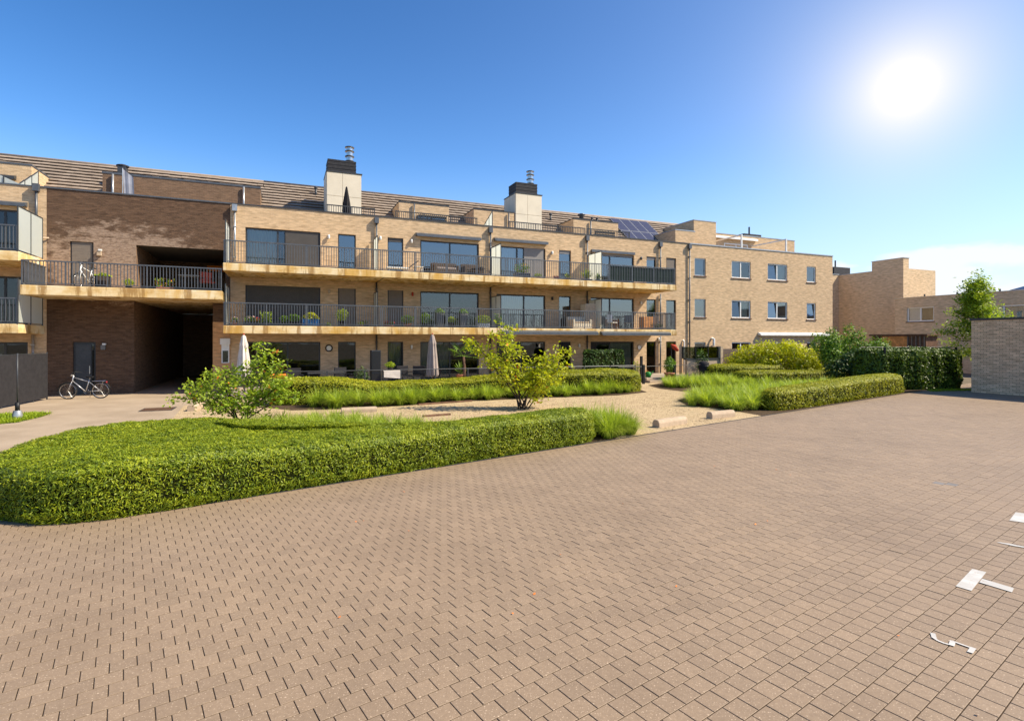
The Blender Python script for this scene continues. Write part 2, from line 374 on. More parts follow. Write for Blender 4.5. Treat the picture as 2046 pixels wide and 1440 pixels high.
def inpoly(pts, poly):
    x, y = pts[:, 0], pts[:, 1]; r = np.zeros(len(pts), bool); n = len(poly)
    for i in range(n):
        x1, y1 = poly[i]; x2, y2 = poly[(i + 1) % n]
        c = ((y1 > y) != (y2 > y)) & (x < (x2 - x1) * (y - y1) / (y2 - y1 + 1e-12) + x1); r ^= c
    return r
def sample_poly(poly, n):
    a = np.array(poly); lo, hi = a.min(0), a.max(0); out = np.zeros((0, 2))
    while len(out) < n:
        q = rng.uniform(lo, hi, (n * 2, 2)); out = np.vstack([out, q[inpoly(q, poly)]])
    return out[:n]
def smooth_loop(poly, step=.25, it=3):
    p = np.array(poly, float)
    for _ in range(it):
        q = np.roll(p, -1, 0); p = np.stack([.75 * p + .25 * q, .25 * p + .75 * q], 1).reshape(-1, 2)
    seg = np.roll(p, -1, 0) - p; d = np.linalg.norm(seg, axis=1); cum = np.concatenate([[0], np.cumsum(d)]); m = max(12, int(cum[-1] / step))
    s = np.linspace(0, cum[-1], m, endpoint=False); pp = np.vstack([p, p[:1]])
    return np.stack([np.interp(s, cum, pp[:, 0]), np.interp(s, cum, pp[:, 1])], 1)
def area2(p): x, y = p[:, 0], p[:, 1]; return np.sum(x * np.roll(y, -1) - np.roll(x, -1) * y)
def tri_sample(V, T, n):
    a, b, c = V[T[:, 0]], V[T[:, 1]], V[T[:, 2]]; cr = np.cross(b - a, c - a); ar = np.linalg.norm(cr, axis=1) / 2
    i = rng.choice(len(T), n, p=ar / ar.sum()); r1 = np.sqrt(rng.random((n, 1))); r2 = rng.random((n, 1))
    return (1 - r1) * a[i] + r1 * (1 - r2) * b[i] + r1 * r2 * c[i], norm(cr[i]), ar.sum()
def wob(p, s=1.):
    return (np.sin(p[:, 0] * 2.1 * s + 1.3) * np.cos(p[:, 1] * 1.7 * s + .4) + .6 * np.sin(p[:, 0] * 4.3 * s + p[:, 1] * 3.9 * s) + .4 * np.sin(p[:, 1] * 7.7 * s - p[:, 0] * 6.1 * s)) / 2
def hedge(name, label, poly, h, mat, dens, L, Wd, rnd=.28, step=.25, group=None, amp=.05):
    pl = smooth_loop(poly, step)
    if area2(pl) < 0: pl = pl[::-1]
    c = pl.mean(0); t = thing(name, label, 'hedge', (c[0], c[1], 0), 0, group)
    tg = np.roll(pl, -1, 0) - np.roll(pl, 1, 0); tg /= np.linalg.norm(tg, axis=1, keepdims=True); nr = np.stack([tg[:, 1], -tg[:, 0]], 1)
    hf = h if callable(h) else (lambda q: np.full(len(q), float(h)))
    bm = bmesh.new(); rings = []
    for off, fz in ((-.06, 0), (.02, .25), (.0, .6), (-.03, .8), (-rnd * .3, .93), (-rnd, 1.0)):
        q = pl + nr * off; z = hf(q) * fz
        pts = np.column_stack([q, z]); pts[:, :2] += nr * (wob(pts * 1.3)[:, None] * amp * (1 if fz else 0)); pts[:, 2] += wob(pts[:, [1, 0, 2]], .8) * amp * .8 * fz
        rings.append([bm.verts.new((x - c[0], y - c[1], zz)) for x, y, zz in pts])
    n = len(pl)
    for a, b in zip(rings, rings[1:]):
        for i in range(n): bm.faces.new((a[i], a[(i + 1) % n], b[(i + 1) % n], b[i]))
    top = bm.faces.new(rings[-1]); bmesh.ops.triangulate(bm, faces=bm.faces[:])
    bm.verts.index_update(); V = np.array([v.co[:] for v in bm.verts]); T = np.array([[v.index for v in f.verts] for f in bm.faces])
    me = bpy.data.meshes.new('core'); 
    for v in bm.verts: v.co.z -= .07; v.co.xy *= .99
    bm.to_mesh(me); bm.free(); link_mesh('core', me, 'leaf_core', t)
    a, b, cc = V[T[:, 0]], V[T[:, 1]], V[T[:, 2]]; ar = (np.linalg.norm(np.cross(b - a, cc - a), axis=1) / 2).sum()
    N = int(ar * dens); p, nm, _ = tri_sample(V, T, N)
    nm[nm[:, 2] < -.2] *= -1
    kp = (nm[:, 2] > .45) | (rng.random(N) < .6); p, nm = p[kp], nm[kp]; N = len(p)  # side leaves thinned so the dark core shows through as painted shade
    clump = wob(p, 3.2) * .022 + wob(p[:, [1, 2, 0]], 6.) * .018
    p = p + nm * (clump + rng.uniform(-.07, .03, N))[:, None]
    # short shoots point outward and along; top leaves lie flatter
    p[:, 2] = np.maximum(p[:, 2], .015)
    leaves('foliage', p, nm, L, Wd, mat, t, np.where(nm[:, 2:] > .6, .33, .65)); return t
plain('leaf_core', (.012, .014, .003), .95, .05)  # near-black core colour stands in for shade in the gaps between leaves
def grassbed(name, label, pts, hgt, per, mat='leaf_grass', wd=.016, cat='grass', spread=.5):
    n = len(pts) * per; c = np.repeat(pts, per, 0); hh = np.repeat(rng.uniform(.8, 1.15, len(pts)), per)
    az = rng.uniform(0, 2 * np.pi, n); ln = hgt * hh * rng.uniform(.55, 1.1, n); lean = rng.beta(1.7, 1.5, n) * spread * 3.5
    d = np.stack([np.cos(az), np.sin(az)], 1); s = np.stack([-d[:, 1], d[:, 0]], 1)
    b0 = c + d * rng.uniform(0, .13, (n, 1)); rows = []
    for k, tt in enumerate((0, .4, .75, 1.0)):
        out = np.sqrt(lean) * ln * (tt ** 1.7) * .72; z = ln * (tt - .52 * lean * tt ** 2.3); wv = wd * (1, .9, .6, .05)[k]
        xy = b0 + d * out[:, None]
        for sg in (-1, 1): rows.append(np.column_stack([xy + s * sg * wv / 2, z]))
    co = np.stack(rows, 1); ctr = pts.mean(0); co[:, :, 0] -= ctr[0]; co[:, :, 1] -= ctr[1]
    base = (np.arange(n) * 8)[:, None]; q = np.concatenate([base + np.array([[0, 1, 3, 2]]), base + np.array([[2, 3, 5, 4]]), base + np.array([[4, 5, 7, 6]])])
    o = npmesh(name, co.reshape(-1, 3), q, mat); o.location = (ctr[0], ctr[1], 0); return tag(o, label, cat, None, 'stuff')
def sheet(name, poly, z, mat, kind='structure', parent=None):
    me = bpy.data.meshes.new(name); bm = bmesh.new(); f = bm.faces.new([bm.verts.new((x, y, z)) for x, y in poly]); bmesh.ops.triangulate(bm, faces=[f])
    bmesh.ops.recalc_face_normals(bm, faces=bm.faces[:]); bm.to_mesh(me); bm.free(); o = link_mesh(name, me, mat, parent)
    if kind and not parent: o['kind'] = kind
    return o
def cp(o, parent, loc):
    c = o.copy(); col.objects.link(c); c.parent = parent; c.location = loc; return c

# ------------------------------------------------------------------ ground
sheet('ground', [(-400, -300), (400, -300), (400, 900), (-400, 900)], -.05, 'ground_dirt')
sheet('road', [(-45, 2), (-15, 2), (-9.2, 7.4), (-8.75, 10.3), (-9.2, 13.3), (-10.3, 16.9), (-11.2, 20.6), W(-.2, -2.5), W(-.2, 14), W(-20, 14), W(-40, 3)], -.02, 'road_concrete')
BD = (math.cos(R(36.7)), math.sin(R(36.7))); BA = (-5.74, 7.05)            # straight edge between paving and planting
def bline(s, o=0.): return BA[0] + BD[0] * s - BD[1] * o, BA[1] + BD[1] * s + BD[0] * o
gravel_poly = [bline(1.0, .03), bline(16.9, .03), bline(30, .03), W(29, -6), W(26, .5), W(20.5, -1.2), W(16, -2.2), W(0, -2.4), W(-.9, -4.2), (-10.6, 17.0), (-9.2, 13.3), (-8.8, 10.3), (-8.0, 8)]
sheet('gravel_path', gravel_poly, -.012, 'gravel')
bed1 = [bline(1.0, .02), bline(10.3, .02), (2.9, 14.5), (1.2, 15.2), (-1, 15.0), (-3, 15.7), (-5, 16.8), (-7.4, 16.4), (-9.0, 13.4), (-8.6, 10.2), (-8.2, 9.3), (-7.2, 8.7), (-6.0, 8.1), (-5.3, 7.8)]
sheet('planting_bed', bed1, -.004, 'soil')
bed2 = [(-9.2, 19.7), (-7.6, 18.75), (-5.7, 19.1), (-3.7, 20.3), (-1.7, 21.6), (1.6, 22.9), (4.6, 23.8), (6.3, 25.3), (6.3, 26.8), (-9.2, 21.7)]
sheet('planting_bed', bed2, -.004, 'soil')
bed3 = [bline(17.2, .02), bline(30.2, .02), (22.8, 27), (22.6, 31), (20, 36), (12, 36), (9, 31.5), (7.3, 29.2), (7.4, 27.1), (8.6, 24.6), (6.7, 22.0), (6.5, 20.2), (7.6, 18.7)]
sheet('planting_bed', bed3, -.006, 'soil')
paving_poly = [(-24, -8), (-24, 5.5), bline(-4.6), bline(30.4), (23.2, 26.6), (40, 34), (40, -8)]
pv = sheet('paving', paving_poly, -.0045, 'joint_sand')
PA = R(35.6); pc, ps = math.cos(PA), math.sin(PA); PL, PW, JT = .168, .155, .0068
def clip(poly, nx, ny, d):
    out = []
    for i in range(len(poly)):
        a, b = poly[i], poly[(i + 1) % len(poly)]; da = a[0] * nx + a[1] * ny - d; db = b[0] * nx + b[1] * ny - d
        if da <= 0: out.append(a)
        if (da <= 0) != (db <= 0): t = da / (da - db); out.append((a[0] + t * (b[0] - a[0]), a[1] + t * (b[1] - a[1])))
    return out
bn = (-BD[1], BD[0]); bd = BA[0] * bn[0] + BA[1] * bn[1] - .02
cand = []
for r in range(-70, 150):
    for c in range(-40, 260):
        x = (c + .5 * (r % 2)) * PL; y = r * PW; X = pc * x - ps * y; Y = ps * x + pc * y
        if Y < 1.6 or Y > 31 or abs(X) > .98 * Y + 2.6: continue
        if X > -5.1 and X * bn[0] + Y * bn[1] - bd > .16: continue
        if X <= -5.1 and Y > 8.6: continue
        cand.append((X, Y))
grey_c = [(7.23, 9.16), (7.36, 9.02), (7.46, 8.88)]
vis = sorted((q for q in cand if q[1] > 3.3 and abs(q[0]) < .93 * q[1] and q[0] * bn[0] + q[1] * bn[1] < bd - .2), key=lambda q: q[0] ** 2 + q[1] ** 2)
single = set(vis[:300])
hl, hw, chm = PL / 2 - JT / 2, PW / 2 - JT / 2, .0018
def paververts(h=0.):
    o = [(-hl, -hw), (hl, -hw), (hl, hw), (-hl, hw)]
    return [(x, y, -.03) for x, y in o] + [(x, y, -.0015 + h) for x, y in o] + [(math.copysign(abs(x) - chm, x), math.copysign(abs(y) - chm, y), h) for x, y in o]
pfaces = [(8, 9, 10, 11)] + [(i, (i + 1) % 4, 4 + (i + 1) % 4, 4 + i) for i in range(4)] + [(4 + i, 4 + (i + 1) % 4, 8 + (i + 1) % 4, 8 + i) for i in range(4)]
pm = MB().add(paververts(), pfaces).mesh('paver'); pm.materials.append(MATS['paver'])
big_co = []; big_f = []; nb = 0; cut = MB(); grey = MB()
tmpl = np.array(paververts()); fq = np.array(pfaces)
for X, Y in cand:
    a = PA + random.gauss(0, .003); dz = random.gauss(0, .0007)
    if (X, Y) in single:
        o = bpy.data.objects.new('paver', pm); col.objects.link(o); o.parent = pv; o.location = (X, Y, dz); o.rotation_euler = (random.gauss(0, .003), random.gauss(0, .003), a); continue
    ca, sa = math.cos(a), math.sin(a)
    if X > -5.1 and X * bn[0] + Y * bn[1] > bd - .13:
        pl = clip([(X + ca * x - sa * y, Y + sa * x + ca * y) for x, y in ((-hl, -hw), (hl, -hw), (hl, hw), (-hl, hw))], bn[0], bn[1], bd)
        if len(pl) > 2: cut.prism(pl, -.03, dz)
        continue
    t = tmpl.copy(); t[:, 2] += dz + t[:, 0] * random.gauss(0, .003) + t[:, 1] * random.gauss(0, .003); x = t[:, 0].copy(); t[:, 0] = X + ca * x - sa * t[:, 1]; t[:, 1] = Y + sa * x + ca * t[:, 1]
    if any((X - gx) ** 2 + (Y - gy) ** 2 < .0065 for gx, gy in grey_c): grey.add(t.tolist(), pfaces); continue
    big_co.append(t); big_f.append(fq + nb); nb += 12
o = npmesh('paver_field', np.vstack(big_co), np.vstack(big_f), 'paver', pv); o['kind'] = 'stuff'
o = cut.build('cut_pavers', 'paver', pv); o['kind'] = 'stuff'
grey.build('grey_pavers', 'paver_grey', pv)
e = MB(); p0, p1 = bline(.9), bline(30.3)
e.add([(p0[0], p0[1], -.03), (p1[0], p1[1], -.03), (p1[0] + bn[0] * .03, p1[1] + bn[1] * .03, -.03), (p0[0] + bn[0] * .03, p0[1] + bn[1] * .03, -.03)] + [(p0[0], p0[1], .006), (p1[0], p1[1], .006), (p1[0] + bn[0] * .03, p1[1] + bn[1] * .03, .006), (p0[0] + bn[0] * .03, p0[1] + bn[1] * .03, .006)], [(4, 5, 6, 7), (0, 1, 5, 4), (2, 3, 7, 6)])
o = e.build('edging', 'metal_dark'); o['kind'] = 'structure'
# painted marks on the paving
def paint(name, polys, label):
    me = MB(); c = polys[0][0]
    for iz, q in enumerate(polys): me.add([(x - c[0], y - c[1], .0004 * iz) for x, y in q], [tuple(range(len(q)))])
    o = me.build(name, 'paint_white'); o.location = (c[0], c[1], .0065); tag(o, label, 'marking')
def stroke(pts, wd):
    out = []
    for a, b, k in zip(pts, pts[1:], wd):
        d = np.array(b) - np.array(a); l = np.linalg.norm(d); n = np.array((-d[1], d[0])) / l * k / 2; e_ = d / l * .0
        out.append([tuple(np.array(a) - e_ - n), tuple(np.array(b) + e_ - n), tuple(np.array(b) + e_ + n), tuple(np.array(a) - e_ + n)])
    return out
def ribbon(pts, wd):
    p = np.array(pts); d = np.gradient(p, axis=0); d /= np.linalg.norm(d, axis=1, keepdims=True); n = np.stack([-d[:, 1], d[:, 0]], 1) * wd / 2; a, b = p - n, p + n
    return [[tuple(a[i]), tuple(a[i + 1]), tuple(b[i + 1]), tuple(b[i])] for i in range(len(p) - 1)]
paint('painted_mark', [[(4.83, 5.70), (4.91, 5.62), (4.40, 5.20), (4.33, 5.30)], [(4.733, 5.466), (4.86, 5.255), (4.76, 5.17), (4.63, 5.381)]], 'white painted T-shaped mark on the brown pavers near the right edge')
paint('painted_mark', stroke([(3.448, 4.45), (3.402, 4.375)], [.034]) + stroke([(3.400, 4.385), (3.402, 4.335), (3.425, 4.297), (3.46, 4.272)], [.02, .019, .018]) + stroke([(3.452, 4.265), (3.515, 4.33)], [.036]) + stroke([(3.508, 4.33), (3.588, 4.222)], [.018]) + stroke([(3.597, 4.234), (3.515, 4.168)], [.036]), 'white painted 5-shaped number on the pavers, nearest the camera')
paint('painted_mark', [[(6.62, 7.23), (7.03, 7.58), (7.25, 7.42), (6.9, 7.05)]], 'white painted block on the pavers at the right edge of view')
paint('painted_mark', [[(5.76, 6.455), (5.80, 6.45), (5.87, 6.41), (6.05, 6.22), (6.03, 6.20), (5.85, 6.34), (5.81, 6.39)]], 'small white painted arrow-like number between the two white T marks')
fl = np.column_stack([rng.uniform(-4, 5, 22), rng.uniform(3.2, 11, 22), np.full(22, .012)]); fl = fl[(fl[:, 0] * bn[0] + fl[:, 1] * bn[1]) < bd - .1]
o = leaves('fallen_leaves', fl, np.tile([0, 0, 1.], (len(fl), 1)), .032, .02, 'petal_orange', None, .25); tag(o, 'scattered small orange fallen leaves on the pavers', 'leaves', None, 'stuff')
# pebbles lying on the gravel
gp = sample_poly([bline(11.4, .1), bline(15.5, .1), (6.2, 19.5), (6.6, 22.5), (8, 25), (6.8, 29), (6.4, 25), (4.6, 23.6), (1, 22.6), (-5.5, 18.9), (-8, 17.2), (-4, 16.6), (0, 15.6), (2.9, 15.2)], 7000)
sz = rng.uniform(.008, .022, len(gp)); oct_ = np.array([(1, 0, 0), (0, 1, 0), (-1, 0, 0), (0, -1, 0), (0, 0, .7)])
co = (np.column_stack([gp, np.full(len(gp), -.008)])[:, None, :] + oct_[None] * sz[:, None, None]).reshape(-1, 3)
fb = np.array([(0, 1, 4), (1, 2, 4), (2, 3, 4), (3, 0, 4)]); o = npmesh('pebbles', co, (np.arange(len(gp)) * 5)[:, None, None].repeat(4, 1).reshape(-1, 1) + np.tile(fb, (len(gp), 1)), 'gravel'); tag(o, 'loose pale pebbles scattered over the sandy path', 'pebbles', None, 'stuff')
tr = MB().prism([(0, -2.2), (20.6, -2.2), (20.6, -1.5), (26.4, -1.5), (26.4, 2.6), (0, 2.6)], -.02, .2).build('terrace', 'stone_terrace'); tr.location = (OX, OY, 0); tr.rotation_euler = (0, 0, TH); tr['kind'] = 'structure'
s_ = uvthing('garden_steps', 'pale stone step leading up to the terrace beside the terracotta pot', 'steps', 22.4, -1.75)
B(-.75, -.35, -.02, .75, .25, .12, ch=.01).build('tread', 'stone', s_); B(-.75, -.05, .12, .75, .25, .26, ch=.01).build('tread', 'stone', s_)
# ------------------------------------------------------------------ building helpers (coordinates u, v, z)
D = 2.55
def wallholes(mb, a0, a1, z0, z1, holes, pl, depth=.14, axis='v', sgn=1):
    us = sorted({a0, a1, *[min(max(h[0], a0), a1) for h in holes], *[min(max(h[1], a0), a1) for h in holes]})
    zs = sorted({z0, z1, *[h[2] for h in holes], *[h[3] for h in holes]})
    P = (lambda a, z, d=0: (a, pl + d * sgn, z)) if axis == 'v' else (lambda a, z, d=0: (pl + d * sgn, a, z))
    for i in range(len(us) - 1):
        for j in range(len(zs) - 1):
            cu, cz = (us[i] + us[i + 1]) / 2, (zs[j] + zs[j + 1]) / 2
            if any(h[0] < cu < h[1] and h[2] < cz < h[3] for h in holes): continue
            mb.quad(P(us[i], zs[j]), P(us[i + 1], zs[j]), P(us[i + 1], zs[j + 1]), P(us[i], zs[j + 1]))
    for h in holes:
        dd = h[4] if len(h) > 4 else depth
        for (a, b), (c, d) in (((h[0], h[2]), (h[0], h[3])), ((h[0], h[3]), (h[1], h[3])), ((h[1], h[3]), (h[1], h[2])), ((h[1], h[2]), (h[0], h[2]))):
            if b == d == z0: continue
            mb.quad(P(a, b), P(c, d), P(c, d, dd), P(a, b, dd))
    return mb
def window(par, u0, u1, z0, z1, pl=D, splits=(.5,), frame='frame_dark', glass='glass', rec=.09, fw=.06, back=None, sill=None, axis='v', blinds=(), tilt=(), name='window', cols=None):
    """frame mesh with a pane in each bay; blinds: (bay, fraction down, material)"""
    def bx(mb, a0, a1, d0, d1, q0, q1): return mb.box(a0, pl + d0, q0, a1, pl + d1, q1) if axis == 'v' else mb.box(pl + d0, a0, q0, pl + d1, a1, q1)
    m = MB(); d0, d1 = rec, rec + .06
    bx(m, u0, u1, d0, d1, z1 - fw, z1); bx(m, u0, u1, d0, d1, z0, z0 + fw); bx(m, u0, u0 + fw, d0, d1, z0 + fw, z1 - fw); bx(m, u1 - fw, u1, d0, d1, z0 + fw, z1 - fw)
    ed = [u0 + fw] + [u0 + (u1 - u0) * s for s in splits] + [u1 - fw]
    for s in ed[1:-1]: bx(m, s - fw * .55, s + fw * .55, d0 + .002, d1 - .002, z0 + fw, z1 - fw)
    f = m.build(name, frame, par)
    for i in range(len(ed) - 1):
        a = ed[i] + (fw * .55 if i else 0); b = ed[i + 1] - (fw * .55 if i < len(ed) - 2 else 0)
        pm_ = MB(); y = d0 + .03; t = .09 if i in tilt else 0
        if axis == 'v': pm_.quad((a, pl + y, z0 + fw), (b, pl + y, z0 + fw), (b, pl + y + t, z1 - fw), (a, pl + y + t, z1 - fw))
        else: pm_.quad((pl + y, a, z0 + fw), (pl + y, b, z0 + fw), (pl + y + t, b, z1 - fw), (pl + y + t, a, z1 - fw))
        pm_.build('pane', glass, f)
    for bay, fr, mt in blinds:
        a = u0 + fw if bay in ('all', 0) else ed[bay]; b = u1 - fw if bay == 'all' else ed[bay + 1]
        q = MB(); zb = z1 - (z1 - z0) * fr; y = -.012 if mt.startswith('shutter') else .09
        if mt == 'curtain':
            n = max(6, int((b - a) / .07)); pts = [(a + (b - a) * k / n, d1 + .10 + .03 * (k % 2)) for k in range(n + 1)]
            for (x0, y0), (x1, y1) in zip(pts, pts[1:]):
                if axis == 'v': q.quad((x0, pl + y0, zb), (x1, pl + y1, zb), (x1, pl + y1, z1), (x0, pl + y0, z1))
                else: q.quad((pl + y0, x0, zb), (pl + y1, x1, zb), (pl + y1, x1, z1), (pl + y0, x0, z1))
            q.build('curtain', mt, f)
        else:
            yy = d0 - .03 if mt.startswith('shutter') else d1 + .05
            nsl = max(3, int((z1 - zb) / .055)) if mt.startswith('shutter') else 1
            for k in range(nsl):
                h = (z1 - zb) / nsl; zz = zb + k * h
                bx(q, a + .004, b - .004, yy, yy + (.014 if k % 2 == 0 else .017), zz + (.003 if nsl > 1 else 0), zz + h)
            q.build('shutter' if mt.startswith('shutter') else 'blind', mt, f)
    if sill:
        m = MB(); bx(m, u0 - .06, u1 + .06, -.05, rec, z0 - .07, z0 - .003); m.build('sill', sill, f)
    return f
def railing(par, segs, z0, z1, v, mat='metal_grey', step=.118, axis='u', post=1.65, name='balcony_railing', bar=(.026, .03)):
    off = OFF[root(par).name]
    for a, b in segs:
        def bx(mb, s0, s1, d0, d1, q0, q1): return mb.box(s0, v + d0, q0, s1, v + d1, q1) if axis == 'u' else mb.box(v + d0, s0, q0, v + d1, s1, q1)
        rl = bx(MB(), a, b, -.03, .03, z1 - .05, z1).build(name, mat, par)
        bx(MB(), a, b, -.012, .012, z0 + .09, z0 + .12).build('bottom_rail', mat, rl)
        n = max(1, round((b - a) / post)); pmesh = None; bmesh_ = None
        for i in range(n + 1):
            s = a + .03 + (b - a - .06) * i / n
            if pmesh is None:
                m = MB(); bx(m, -.022, .022, -.018, .018, z0 - .06, z1 - .035); m.v = [((p[0], p[1] - v, p[2]) if axis == 'u' else (p[0] - v, p[1], p[2])) for p in m.v]; pmesh = m.mesh('post'); pmesh.materials.append(MATS[mat])
            o = bpy.data.objects.new('post', pmesh); col.objects.link(o); o.parent = rl; o.location = (s - off[0], v - off[1], 0) if axis == 'u' else (v - off[0], s - off[1], 0)
        k = max(1, round((b - a) / step))
        m = MB(); bx(m, -bar[0] / 2, bar[0] / 2, -bar[1] / 2, bar[1] / 2, z0 + .12, z1 - .035); m.v = [((p[0], p[1] - v, p[2]) if axis == 'u' else (p[0] - v, p[1], p[2])) for p in m.v]; bm_ = m.mesh('baluster'); bm_.materials.append(MATS[mat])
        for i in range(1, k):
            s = a + (b - a) * i / k
            o = bpy.data.objects.new('baluster', bm_); col.objects.link(o); o.parent = rl; o.location = (s - off[0], v - off[1], 0) if axis == 'u' else (v - off[0], s - off[1], 0)
def screen(par, u, v0, v1, z0, z1, n=2, mat='screen_glass', slope=0.):
    m = MB(); vs = [v0 + (v1 - v0) * i / n for i in range(n + 1)]; zt = lambda v: z1 + slope * (v - v0)
    for x in vs: m.box(u - .02, x - .018, z0 - .05, u + .02, x + .018, zt(x))
    f = m.build('privacy_screen', 'metal_dark', par)
    for a, b in zip(vs, vs[1:]):
        MB().quad((u, a + .018, z0 + .03), (u, b - .018, z0 + .03), (u, b - .018, zt(b) - .04), (u, a + .018, zt(a) - .04)).build('pane', mat, f)
        MB().sideprism([(a + .018, zt(a) - .04), (b - .018, zt(b) - .04), (b - .018, zt(b)), (a + .018, zt(a))], u - .018, u + .018).build('top_bar', 'metal_dark', f)
def downpipe(par, u, z0, z1, v=D, r=.05, mat='metal_grey', hopper=True):
    d = MB().tube([(u, v - .09, z0), (u, v - .09, z1)], r, 10).build('downpipe', mat, par, True)
    if hopper: B(u - .11, v - .2, z1 - .0, u + .11, v - .01, z1 + .32).build('hopper', mat, d)
    m = MB()
    for z in np.arange(z0 + .6, z1, 1.5): m.box(u - .07, v - .15, z, u + .07, v - .003, z + .03)
    m.build('bracket', mat, d)
def lamp(par, u, z, v=D, mat='white'):
    l = B(u - .05, v - .03, z - .07, u + .05, v - .002, z + .07).build('wall_lamp', 'metal_grey', par)
    MB().lathe([(.03, z - .12), (.055, z - .11), (.06, z + .02), (.05, z + .09), (.02, z + .1)], 10, (u, v - .1)).build('lamp_shade', mat, l, True)
def awning(par, u0, u1, z, v, mat='metal_grey', arm=True):
    c = MB().sideprism([(v, z), (v - .08, z - .02), (v - .24, z - .09), (v - .24, z - .19), (v - .12, z - .22), (v, z - .2)], u0, u1).build('awning', mat, par)
    B(u0 + .03, v - .26, z - .235, u1 - .03, v - .21, z - .195).build('front_bar', mat, c)
def tileroof(par, u0, u1, v0, z0, v1, z1, n):
    L = math.hypot(v1 - v0, z1 - z0); sv, sz = (v1 - v0) / L, (z1 - z0) / L; c = L / n
    rf = MB().quad((u0, v0, z0 - .06), (u1, v0, z0 - .06), (u1, v1, z1 - .06), (u0, v1, z1 - .06)).build('roof', 'wood_dark', par)
    for i in range(n):
        m = MB(); u = u0 - random.random() * .3
        while u < u1:
            ua, ub = max(u, u0), min(u + .30, u1); u += .303
            if ub - ua < .02: continue
            dz = random.gauss(0, .004); a0, a1 = i * c - .03, (i + 1) * c + .02; h0, h1 = .105 + dz, .01 + dz; t = .042
            q = []
            for a, h in ((a0, h0), (a1, h1)):
                for hh in (h - t, h): q.append((v0 + sv * a - sz * hh, z0 + sz * a + sv * hh))
            poly = [q[0], q[1], q[3], q[2]]; m.sideprism(poly, ua, ub)
        m.build('tile_course', 'roof_tile', rf)
    MB().tube([(u0, v1, z1 + .02), (u1, v1, z1 + .02)], .09, 8).build('ridge_tiles', 'roof_tile', rf, True)
    MB().quad((u0, v1, z1), (u1, v1, z1), (u1, v1 + 6, z0), (u0, v1 + 6, z0)).build('rear_slope', 'roof_tile', rf)
    return rf
def boxwall(par, u0, u1, v0, v1, z0, z1, mat, cap='metal_grey', name='wall', ch=.06, over=.02):
    w_ = B(u0, v0, z0, u1, v1, z1).build(name, mat, par)
    if cap: B(u0 - over, v0 - over, z1 + .001, u1 + over, v1 + over, z1 + ch).build('coping', cap, w_)
    return w_
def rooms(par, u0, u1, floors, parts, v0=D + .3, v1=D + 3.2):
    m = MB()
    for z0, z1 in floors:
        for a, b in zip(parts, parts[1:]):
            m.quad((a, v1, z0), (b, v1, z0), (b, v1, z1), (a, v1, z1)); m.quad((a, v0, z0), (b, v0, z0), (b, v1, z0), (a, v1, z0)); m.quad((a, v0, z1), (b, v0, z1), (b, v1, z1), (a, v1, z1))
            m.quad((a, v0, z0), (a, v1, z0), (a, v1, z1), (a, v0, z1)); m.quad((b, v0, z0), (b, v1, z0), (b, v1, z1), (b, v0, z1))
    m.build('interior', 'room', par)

# ------------------------------------------------------------------ main apartment building
mn = block('apartment_building', 'long beige brick apartment block with yellow-stained balconies across the courtyard', 'building', 0, D)
F0, F1, F2 = .2, 3.07, 5.87
T0, T1, T2 = 2.33, 5.16, 8.03
bigs = [(.76, 4.28), (9.56, 13.03), (14.13, 17.36), (20.57, 23.9)]
doors = [(5.16, 6.07), (7.75, 8.61), (18.3, 19.15), (24.9, 25.68), (26.52, 27.36)]
holes = [(a, b, f, t) for a, b in bigs + doors for f, t in ((F0, T0), (F1, T1), (F2, T2))]
m = wallholes(MB(), .1, 28.53, -.05, 9.1, holes, D)
m.quad((.1, D, -.05), (.1, D + 3, -.05), (.1, D + 3, 9.1), (.1, D, 9.1))
m.build('wall', 'brick_beige', mn)
B(.08, D - .03, 9.101, 28.55, D + .3, 9.16).build('coping', 'metal_dark', mn)
B(.1, D + .28, 8.7, 28.5, 5.3, 8.8).build('roof_terrace', 'stone_terrace', mn)
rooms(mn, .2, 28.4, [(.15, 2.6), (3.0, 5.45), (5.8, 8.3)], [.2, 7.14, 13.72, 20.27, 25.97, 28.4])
for z0, z1, nm in ((5.54, 5.88, 2), (2.71, 3.07, 1)):
    s = B(0, 0, z0, 25.3, D - .002, z1, ch=.02).build('balcony_slab', 'concrete_stained', mn)
    jo = MB()
    for u in (7.14, 13.72, 20.27): B(u - .02, .3, z0 - .012, u + .02, D - .05, z0 + .01).build('joint', 'black', s)
    B(0.02, .03, z1 + .001, 25.28, .12, z1 + .05).build('edge_flashing', 'metal_dark', s)
K = {}
# windows: floor by floor
window(mn, *bigs[0], F2, T2, splits=(.42, .52), glass='glass_clear', blinds=((0, 1, 'curtain'), (2, .99, 'shutter_dark')), fw=.08)
window(mn, *bigs[1], F2, T2, splits=(.5,), fw=.08)
window(mn, *bigs[2], F2, T2, splits=(.42, .56), blinds=((0, 1, 'curtain'), (2, .99, 'shutter_grey')), fw=.08)
window(mn, *bigs[3], F2, T2, splits=(.45,), fw=.08, blinds=(('all', .08, 'shutter_grey'),))
window(mn, *bigs[0], F1, T1, splits=(.5,), blinds=(('all', .99, 'shutter_dark'),), fw=.08)
window(mn, *bigs[1], F1, T1, splits=(.5,), glass='glass_clear', fw=.08)
window(mn, *bigs[2], F1, T1, splits=(.56,), fw=.08, blinds=((0, 1, 'curtain'),))
window(mn, *bigs[3], F1, T1, splits=(.45,), fw=.08, blinds=((0, 1, 'curtain'),))
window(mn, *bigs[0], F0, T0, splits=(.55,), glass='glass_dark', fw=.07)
window(mn, *bigs[1], F0, T0, splits=(.5,), glass='glass_dark', fw=.07, blinds=((0, 1, 'curtain'),))
